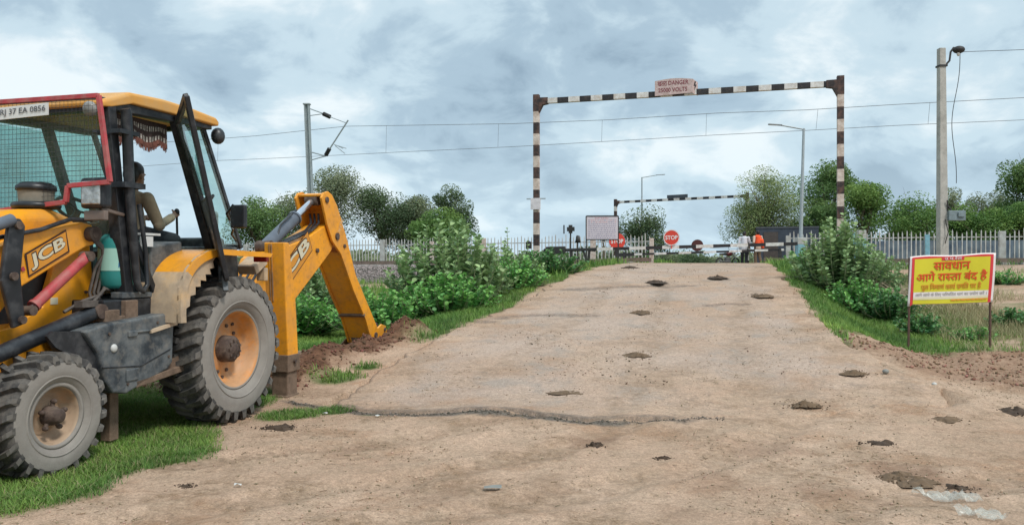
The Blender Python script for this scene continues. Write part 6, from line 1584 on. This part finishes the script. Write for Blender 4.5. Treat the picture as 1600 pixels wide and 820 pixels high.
def walker(x, y, rz, label, shirt, trousers, sleeves, z=None, H=1.66, over=None, arms='down'):
    z = gz(x, y) if z is None else z; root = empty('person', (x, y, z), rz, label, 'person', None); s = H/1.70
    def S(*p): return tuple(q*s for q in p)
    b = MB(); head(b, S(.03, 0, 1.56), Matrix.Rotation(.1, 3, 'Y'), s); limb(b, [S(-.01, 0, 1.36), S(.01, 0, 1.47)], [.058*s, .052*s])
    limb(b, [S(0, 0, .94), S(0, 0, 1.15), S(0, 0, 1.34)], [.14*s, .13*s, .12*s]); b.ell(S(0, 0, 1.36), S(.10, .185, .08), 14)
    legs = [(S(0, .09, .92), S(.06, .10, .50), S(.02, .11, .09)), (S(0, -.09, .92), S(.03, -.10, .50), S(-.12, -.10, .11))]
    for (h_, k_, a_) in legs: limb(b, [h_, k_, a_], [.088*s, .060*s, .040*s]); limb(b, [Vector(a_)-Vector((.02, 0, .05)), Vector(a_)+Vector((.15, 0, -.065))], [.042, .032])
    if arms == 'down': A_ = [(S(0, .20, 1.38), S(-.04, .26, 1.10), S(.04, .25, .86)), (S(0, -.20, 1.38), S(.04, -.26, 1.10), S(.14, -.24, .88))]
    else: A_ = [(S(0, .20, 1.38), S(-.06, .27, 1.12), S(.16, .16, 1.04)), (S(0, -.20, 1.38), S(-.02, -.28, 1.10), S(.10, -.24, .88))]
    for i, (p, q, w_) in enumerate(A_): limb(b, [p, q, w_], [.052*s, .042*s, .030*s]); hand(b, w_, Vector(w_)-Vector(q), (1, 0, .2), s)
    merged(b, 'body', SKIN, root, .012, 2)
    c = MB(); limb(c, [S(0, 0, .84), S(0, 0, 1.12), S(0, 0, 1.34)], [.175*s, .158*s, .14*s]); c.ell(S(0, 0, 1.37), S(.115, .20, .085), 14)
    for (p, q, w_) in A_: e = Vector(q).lerp(Vector(w_), sleeves); limb(c, [p, q, e], [.068*s, .056*s, .047*s])
    merged(c, 'shirt', shirt, root, .016, 3)
    c = MB()
    for (h_, k_, a_) in legs: limb(c, [h_, k_, Vector(a_)+Vector((0, 0, .02))], [.108*s, .080*s, .068*s])
    merged(c, 'trousers', trousers, root, .016, 2)
    c = MB(); c.ell(S(.0, 0, 1.615), S(.10, .086, .085), 14); c.ell(S(-.035, 0, 1.57), S(.072, .078, .09), 12); merged(c, 'hair', HAIR, root, .014, 2)
    c = MB()
    for q in (1, -1): c.ell(S(.112, .03*q, 1.585), S(.008, .012, .007), 8)
    c.build('eyes', mat('eye_dark', (.03, .02, .02), .2), root)
    if over:
        c = MB(); limb(c, [S(0, 0, 1.05), S(0, 0, 1.34)], [.185*s, .155*s]); c.ell(S(0, 0, 1.38), S(.13, .22, .09), 14); limb(c, [S(-.14, -.12, 1.2), S(-.18, -.16, .88)], [.10*s, .07*s])
        merged(c, 'shawl', over, root, .018, 3)
    return root
zc0 = lambda px, D: 1.55-(0 if D > 0 else 0)
x, y = DN(1163, 40.0); walker(x, y, 1.2, 'man in a white shirt and black trousers standing behind the barriers', mat('white_shirt', (.60, .60, .64), .9, .08, 9), mat('black_trousers', (.018, .018, .022), .9), .1, H=1.78)
x, y = DN(1184, 39.5); walker(x, y, 1.9, 'man in a bright orange-red shirt and brown trousers behind the barriers', mat('cream_shirt', (.55, .40, .32), .9, .1, 9), mat('brown_trousers', (.13, .085, .055), .9), .6, H=1.80, over=mat('orange_cloth', (.80, .095, .028), .85, .12, 9), arms='bent')

# ---------------------------------------------------------------- motorcycle beyond the crest
x, y = DN(1137, 47.0); z = gz(x, y); MC = empty('motorcycle', (x, y, z), RAD(25), 'small dark motorcycle parked beyond the crossing left of the walking men', 'motorcycle')
K2 = mat('bike_black', (.02, .02, .022), .3)
for xx in (-.62, .62):
    mb = MB(); n = 26; mb.tube([(xx+.27*math.cos(i/n*6.2832), 0, .31+.27*math.sin(i/n*6.2832)) for i in range(n+1)], .045, 8, caps=False)
    w_ = mb.build('wheel', mat('bike_tyre', (.03, .03, .03), .9), MC)
    mb = MB(); mb.lathe([(.05, -.05), (.06, 0), (.05, .05)], (xx, 0, .31), 'y', 12)
    for i in range(8): a = i*math.pi/4; mb.tube([(xx, 0, .31), (xx+.25*math.cos(a), 0, .31+.25*math.sin(a))], .008, 4)
    mb.build('rim', M_galv, w_)
mb = MB(); mb.ell((.12, 0, .84), (.26, .13, .13), 14); mb.build('fuel_tank', mat('bike_red', (.10, .02, .02), .3), MC)
mb = MB(); mb.ell((-.32, 0, .82), (.36, .13, .07), 12); mb.build('seat', K2, MC)
mb = MB(); mb.tube([(.62, .08, .31), (.42, .08, 1.0)], .025, 6); mb.tube([(.62, -.08, .31), (.42, -.08, 1.0)], .025, 6); mb.tube([(.42, -.35, 1.06), (.40, 0, 1.02), (.42, .35, 1.06)], .018, 6); mb.build('fork', M_galv, MC)
mb = MB(); mb.ell((.52, 0, .92), (.10, .10, .11), 12); mb.build('headlight', mat('lens_white', (.75, .76, .74), .12), MC)
mb = MB(); mb.box((0, 0, .45), (.36, .2, .32)); mb.tube([(.40, 0, .85), (-.62, 0, .45), (-.62, 0, .31)], .03, 6); mb.tube([(.05, -.12, .35), (-.75, -.15, .40)], .04, 8); mb.build('engine', mat('engine_grey', (.13, .13, .13), .5), MC, .02)
mb = MB(); mb.tube([(.40, .33, 1.06), (.40, .40, 1.25)], .01, 5); mb.ell((.40, .42, 1.28), (.02, .06, .04), 8); mb.build('mirror', K2, MC)

# ---------------------------------------------------------------- plastic water jug hanging in the cab doorway
pj = Lw(1.13, .66, 1.33); WJ = empty('water_jug', pj, TH, 'teal insulated water jug with a white label in the cab doorway', 'water jug')
mb = MB(); mb.lathe([(.001, 0), (.11, .0), (.135, .03), (.14, .10), (.14, .36), (.13, .42), (.09, .46), (.001, .465)], (0, 0, 0), 'z', 28); mb.build('jug', mat('teal_plastic', (.022, .20, .185), .35, .12, 4), WJ)
mb = MB(); mb.lathe([(.1425, .15), (.1425, .34)], (0, 0, 0), 'z', 40); lb = mb.build('label', mat('jug_label', (.30, .52, .44), .4, .06, 5), WJ, normals=False)
mb = MB(); r = np.random.RandomState(5)
for k in range(7):
    a = .85+.07*k; zz = .20+.02*math.sin(k*2.1); hgt = .02+.015*r.rand()
    mb.add([(.1445*math.cos(a+q), .1445*math.sin(a+q), zz+w_) for q, w_ in ((0, -hgt), (.05, -hgt), (.06, hgt), (.01, hgt))], [(0, 1, 2, 3)])
mb.build('label_mark', mat('blue_mark', (.02, .13, .28), .4), lb, normals=False)
mb = MB(); mb.tube([(0, -.08, .46), (0, -.05, .53), (0, .05, .53), (0, .08, .46)], .012, 8); mb.build('handle', K_, WJ)
pj = Lw(.90, .50, 1.27); WB = empty('bottle', pj, TH, 'clear plastic drinking bottle with blue and white label beside the teal jug', 'bottle')
mb = MB(); mb.lathe([(.001, 0), (.06, 0), (.065, .02), (.065, .30), (.03, .38), (.025, .42), (.001, .42)], (0, 0, 0), 'z', 20); mb.build('body', mat('bottle_plastic', (.45, .52, .55), .2), WB)
mb = MB(); mb.lathe([(.067, .08), (.067, .26)], (0, 0, 0), 'z', 24); mb.build('label', mat('label_blue', (.25, .42, .62), .4, .5, 25), WB, normals=False)

# ---------------------------------------------------------------- dung, clods and litter on the road
def gp_(px, py):     # point of the photographed ground under a pixel: walks the ray down to the surface
    k = (px-800)/1200; s_ = (410-py)/1200; D_ = 3.0
    while D_ < 60:
        if 1.55+s_*D_ <= float(ground_h(k*D_, D_))+.03: break
        D_ += .02
    return k*D_, D_
M_dung = mat('dung_dark', (.062, .040, .026), .95, .3, 14, .8, 40); M_dung2 = mat('dung_olive', (.135, .088, .052), .95, .3, 14, .8, 40)
def pat(px, py, w, d, h, m, label, seed, name='dung_pat', cat='dung', grp='dung pats on the road'):
    x, y = gp_(px, py); r = np.random.RandomState(seed); mb = MB(); w *= 1.0; h *= .95
    z = road_top(x, y) if on_pave(np.array([x]), np.array([y]))[0] else gz(x, y)
    n = 60; P = []; 
    N1, N2 = 22, 9; vs = []
    for j in range(N2):
        t = j/(N2-1)
        for i in range(N1):
            a = 2*math.pi*i/N1; q = (1-t)*(.45+.95*vnoise(np.array([math.cos(a)*2.2+seed]), np.array([math.sin(a)*2.2]), seed)[0])
            xx, yy = math.cos(a)*q*w/2, math.sin(a)*q*d/2
            vs.append((xx, yy, -.008 + h*math.sin(min(1, t*1.1)*math.pi/2)*(.10+1.3*vnoise(np.array([xx*22+seed]), np.array([yy*22]), seed+1)[0])))
    fs = [(j*N1+i, j*N1+(i+1) % N1, (j+1)*N1+(i+1) % N1, (j+1)*N1+i) for j in range(N2-1) for i in range(N1)]
    mb.add(vs, fs, 0, False)
    for k in range(46):
        a = r.rand()*6.28; q = r.rand()**.6*.85; f_ = (.10+.34*r.rand()**2.2)*(1.1-q*.7); mb.ell((math.cos(a)*q*w/1.7, math.sin(a)*q*d/1.7, h*.55*(1-q)*r.rand()), tuple(h*f_*(.7+.6*r.rand()) for _ in range(3)), 6)
    for k in range(70):
        a = r.rand()*6.28; q = .75+.9*r.rand()**1.5; f_ = .004+.010*r.rand()**3; cx_, cy_ = math.cos(a)*q*w/2, math.sin(a)*q*d/2
        mb.ell((cx_, cy_, float(height(x+cx_, y+cy_)-height(x, y))), (f_, f_, f_*.7), 5)
    o = mb.build(name, m, normals=True); o.location = (x, y, z); tag(o, label, cat, grp)
pats = [(1255, 632, .36, .30, .045, M_dung2, 'dark dung heap in the middle of the right wheel track'), (1473, 650, .40, .26, .03, M_dung2, 'flat olive dung pat right of the dark heap'),
 (1582, 638, .30, .3, .05, M_dung, 'dark dung lump at the right edge below the soil heap'), (1377, 687, .28, .2, .035, M_dung, 'dark flat dung pat below the olive pat'),
 (1412, 742, .40, .34, .04, M_dung2, 'largest dark crumbling dung heap above the plastic scrap'), (1493, 752, .22, .16, .03, M_dung, 'small reddish-dark lump right of the largest heap'),
 (995, 554, .34, .40, .04, M_dung2, 'brown dung pat in the centre of the road halfway up'), (890, 612, .42, .34, .02, M_dung2, 'thin dried olive pat left of centre on the pavement'),
 (932, 692, .12, .10, .05, M_dung, 'round dark lump on a red stain below the broken pavement edge'), (1038, 711, .12, .08, .03, M_dung, 'small curled dark lump right of the red stain'),
 (1004, 488, .45, .7, .06, M_dung2, 'dark pat further up the middle of the road'), (1190, 463, .55, .9, .06, M_dung2, 'pat on the right side of the rising road'),
 (1024, 441, .5, 1.0, .06, M_dung, 'dark pat near the top of the rise'), (1120, 434, .4, 1.0, .07, M_dung, 'small dark pat near the crest right of centre'), (436, 664, .36, .26, .05, M_dung, 'flat mat of dry dung beside the rear wheel'),
 (290, 752, .10, .08, .02, M_dung, 'tiny dark lump on the sand by the turf edge'), (1338, 583, .3, .25, .05, M_dung2, 'brown clump at the corner of the soil heap'), (985, 418, .5, .9, .05, M_dung, 'dark pat just below the crest')]
for i, (px, py, w_, d_, h_, m_, lb_) in enumerate(pats): pat(px, py, w_, d_, h_, m_, lb_, 200+i)
# crumpled clear plastic at the bottom right
def scrap(px, py, w, d, h, label, seed, m):
    x, y = gp_(px, py); N = 22; r = np.random.RandomState(seed); z0 = gz(x, y); vs = []
    for j in range(N):
        for i in range(N):
            s_, t = i/(N-1)-.5, j/(N-1)-.5
            cx = s_*w*(1-.35*abs(t)) + .15*w*math.sin(t*5+seed) ; cy = t*d
            hh = abs(vnoise(np.array([s_*6+seed]), np.array([t*5]), seed)[0]-.45)*1.8*h + .2*abs(vnoise(np.array([s_*22]), np.array([t*18]), seed+4)[0]-.5)*h
            X_ = x+cx*.85+cy*.7*.6; Y_q = y+cx*-.55+cy*.8
            vs.append((X_-x, Y_q-y, gz(X_, Y_q)-z0 + .006 + hh))
    fs = [(j*N+i, j*N+i+1, (j+1)*N+i+1, (j+1)*N+i) for j in range(N-1) for i in range(N-1)]
    o = MB().add(vs, fs, 0, True).build('plastic_scrap', m, normals=False); o.location = (x, y, z0); tag(o, label, 'plastic scrap')
mm = bpy.data.materials.new('clear_plastic'); mm.use_nodes = True; t_ = mm.node_tree; pb = t_.nodes['Principled BSDF']; pb.inputs['Base Color'].default_value = (.62, .62, .56, 1); pb.inputs['Roughness'].default_value = .25; pb.inputs['Alpha'].default_value = .32
scrap(1478, 772, .34, .16, .07, 'crumpled clear plastic scrap at the bottom right corner', 3, mm); scrap(1528, 800, .26, .15, .06, 'second wad of clear plastic beside the larger scrap at the bottom right', 8, mm)
M_lit = mat('litter_white', (.5, .5, .47), .6)
for i, (px, py, w_, lb_) in enumerate(((770, 760, .12, 'flat grey plastic strip lying on the sand below the pavement edge'), (1384, 582, .085, 'grey-white stone on the corner of the red soil heap'), (590, 647, .05, 'small white paper scrap on the grass tuft by the pavement edge'),
        (508, 644, .05, 'small white scrap by the stabiliser foot'), (262, 620, .09, 'white scrap on the grass between the wheels'), (372, 754, .05, 'white paper fleck on the sand in front of the turf'), (33, 741, .10, 'white scrap on the grass by the front wheel'), (1460, 597, .06, 'pale stone chip on the soil heap below the yellow sign'))):
    x, y = gp_(px, py); mb = MB(); r = np.random.RandomState(i); nm = 'stone' if 'stone' in lb_ else 'litter'
    if nm == 'stone': mb.ell((0, 0, w_*.2), (w_*.5, w_*.4, w_*.35), 9)
    else:
        vs = [((a-.5*2)*w_*.5, (b-1)*w_*.25, .012+.02*r.rand()) for b in range(3) for a in range(3)]; mb.add(vs, [(0, 1, 4, 3), (1, 2, 5, 4), (3, 4, 7, 6), (4, 5, 8, 7)])
    o = mb.build(nm, mat('litter_grey', (.22, .22, .20), .7) if i in (0, 1) else M_lit, normals=False); z = road_top(x, y) if on_pave(np.array([x]), np.array([y]))[0] else gz(x, y)
    o.location = (x, y, z); tag(o, lb_, 'stone' if nm == 'stone' else 'litter')
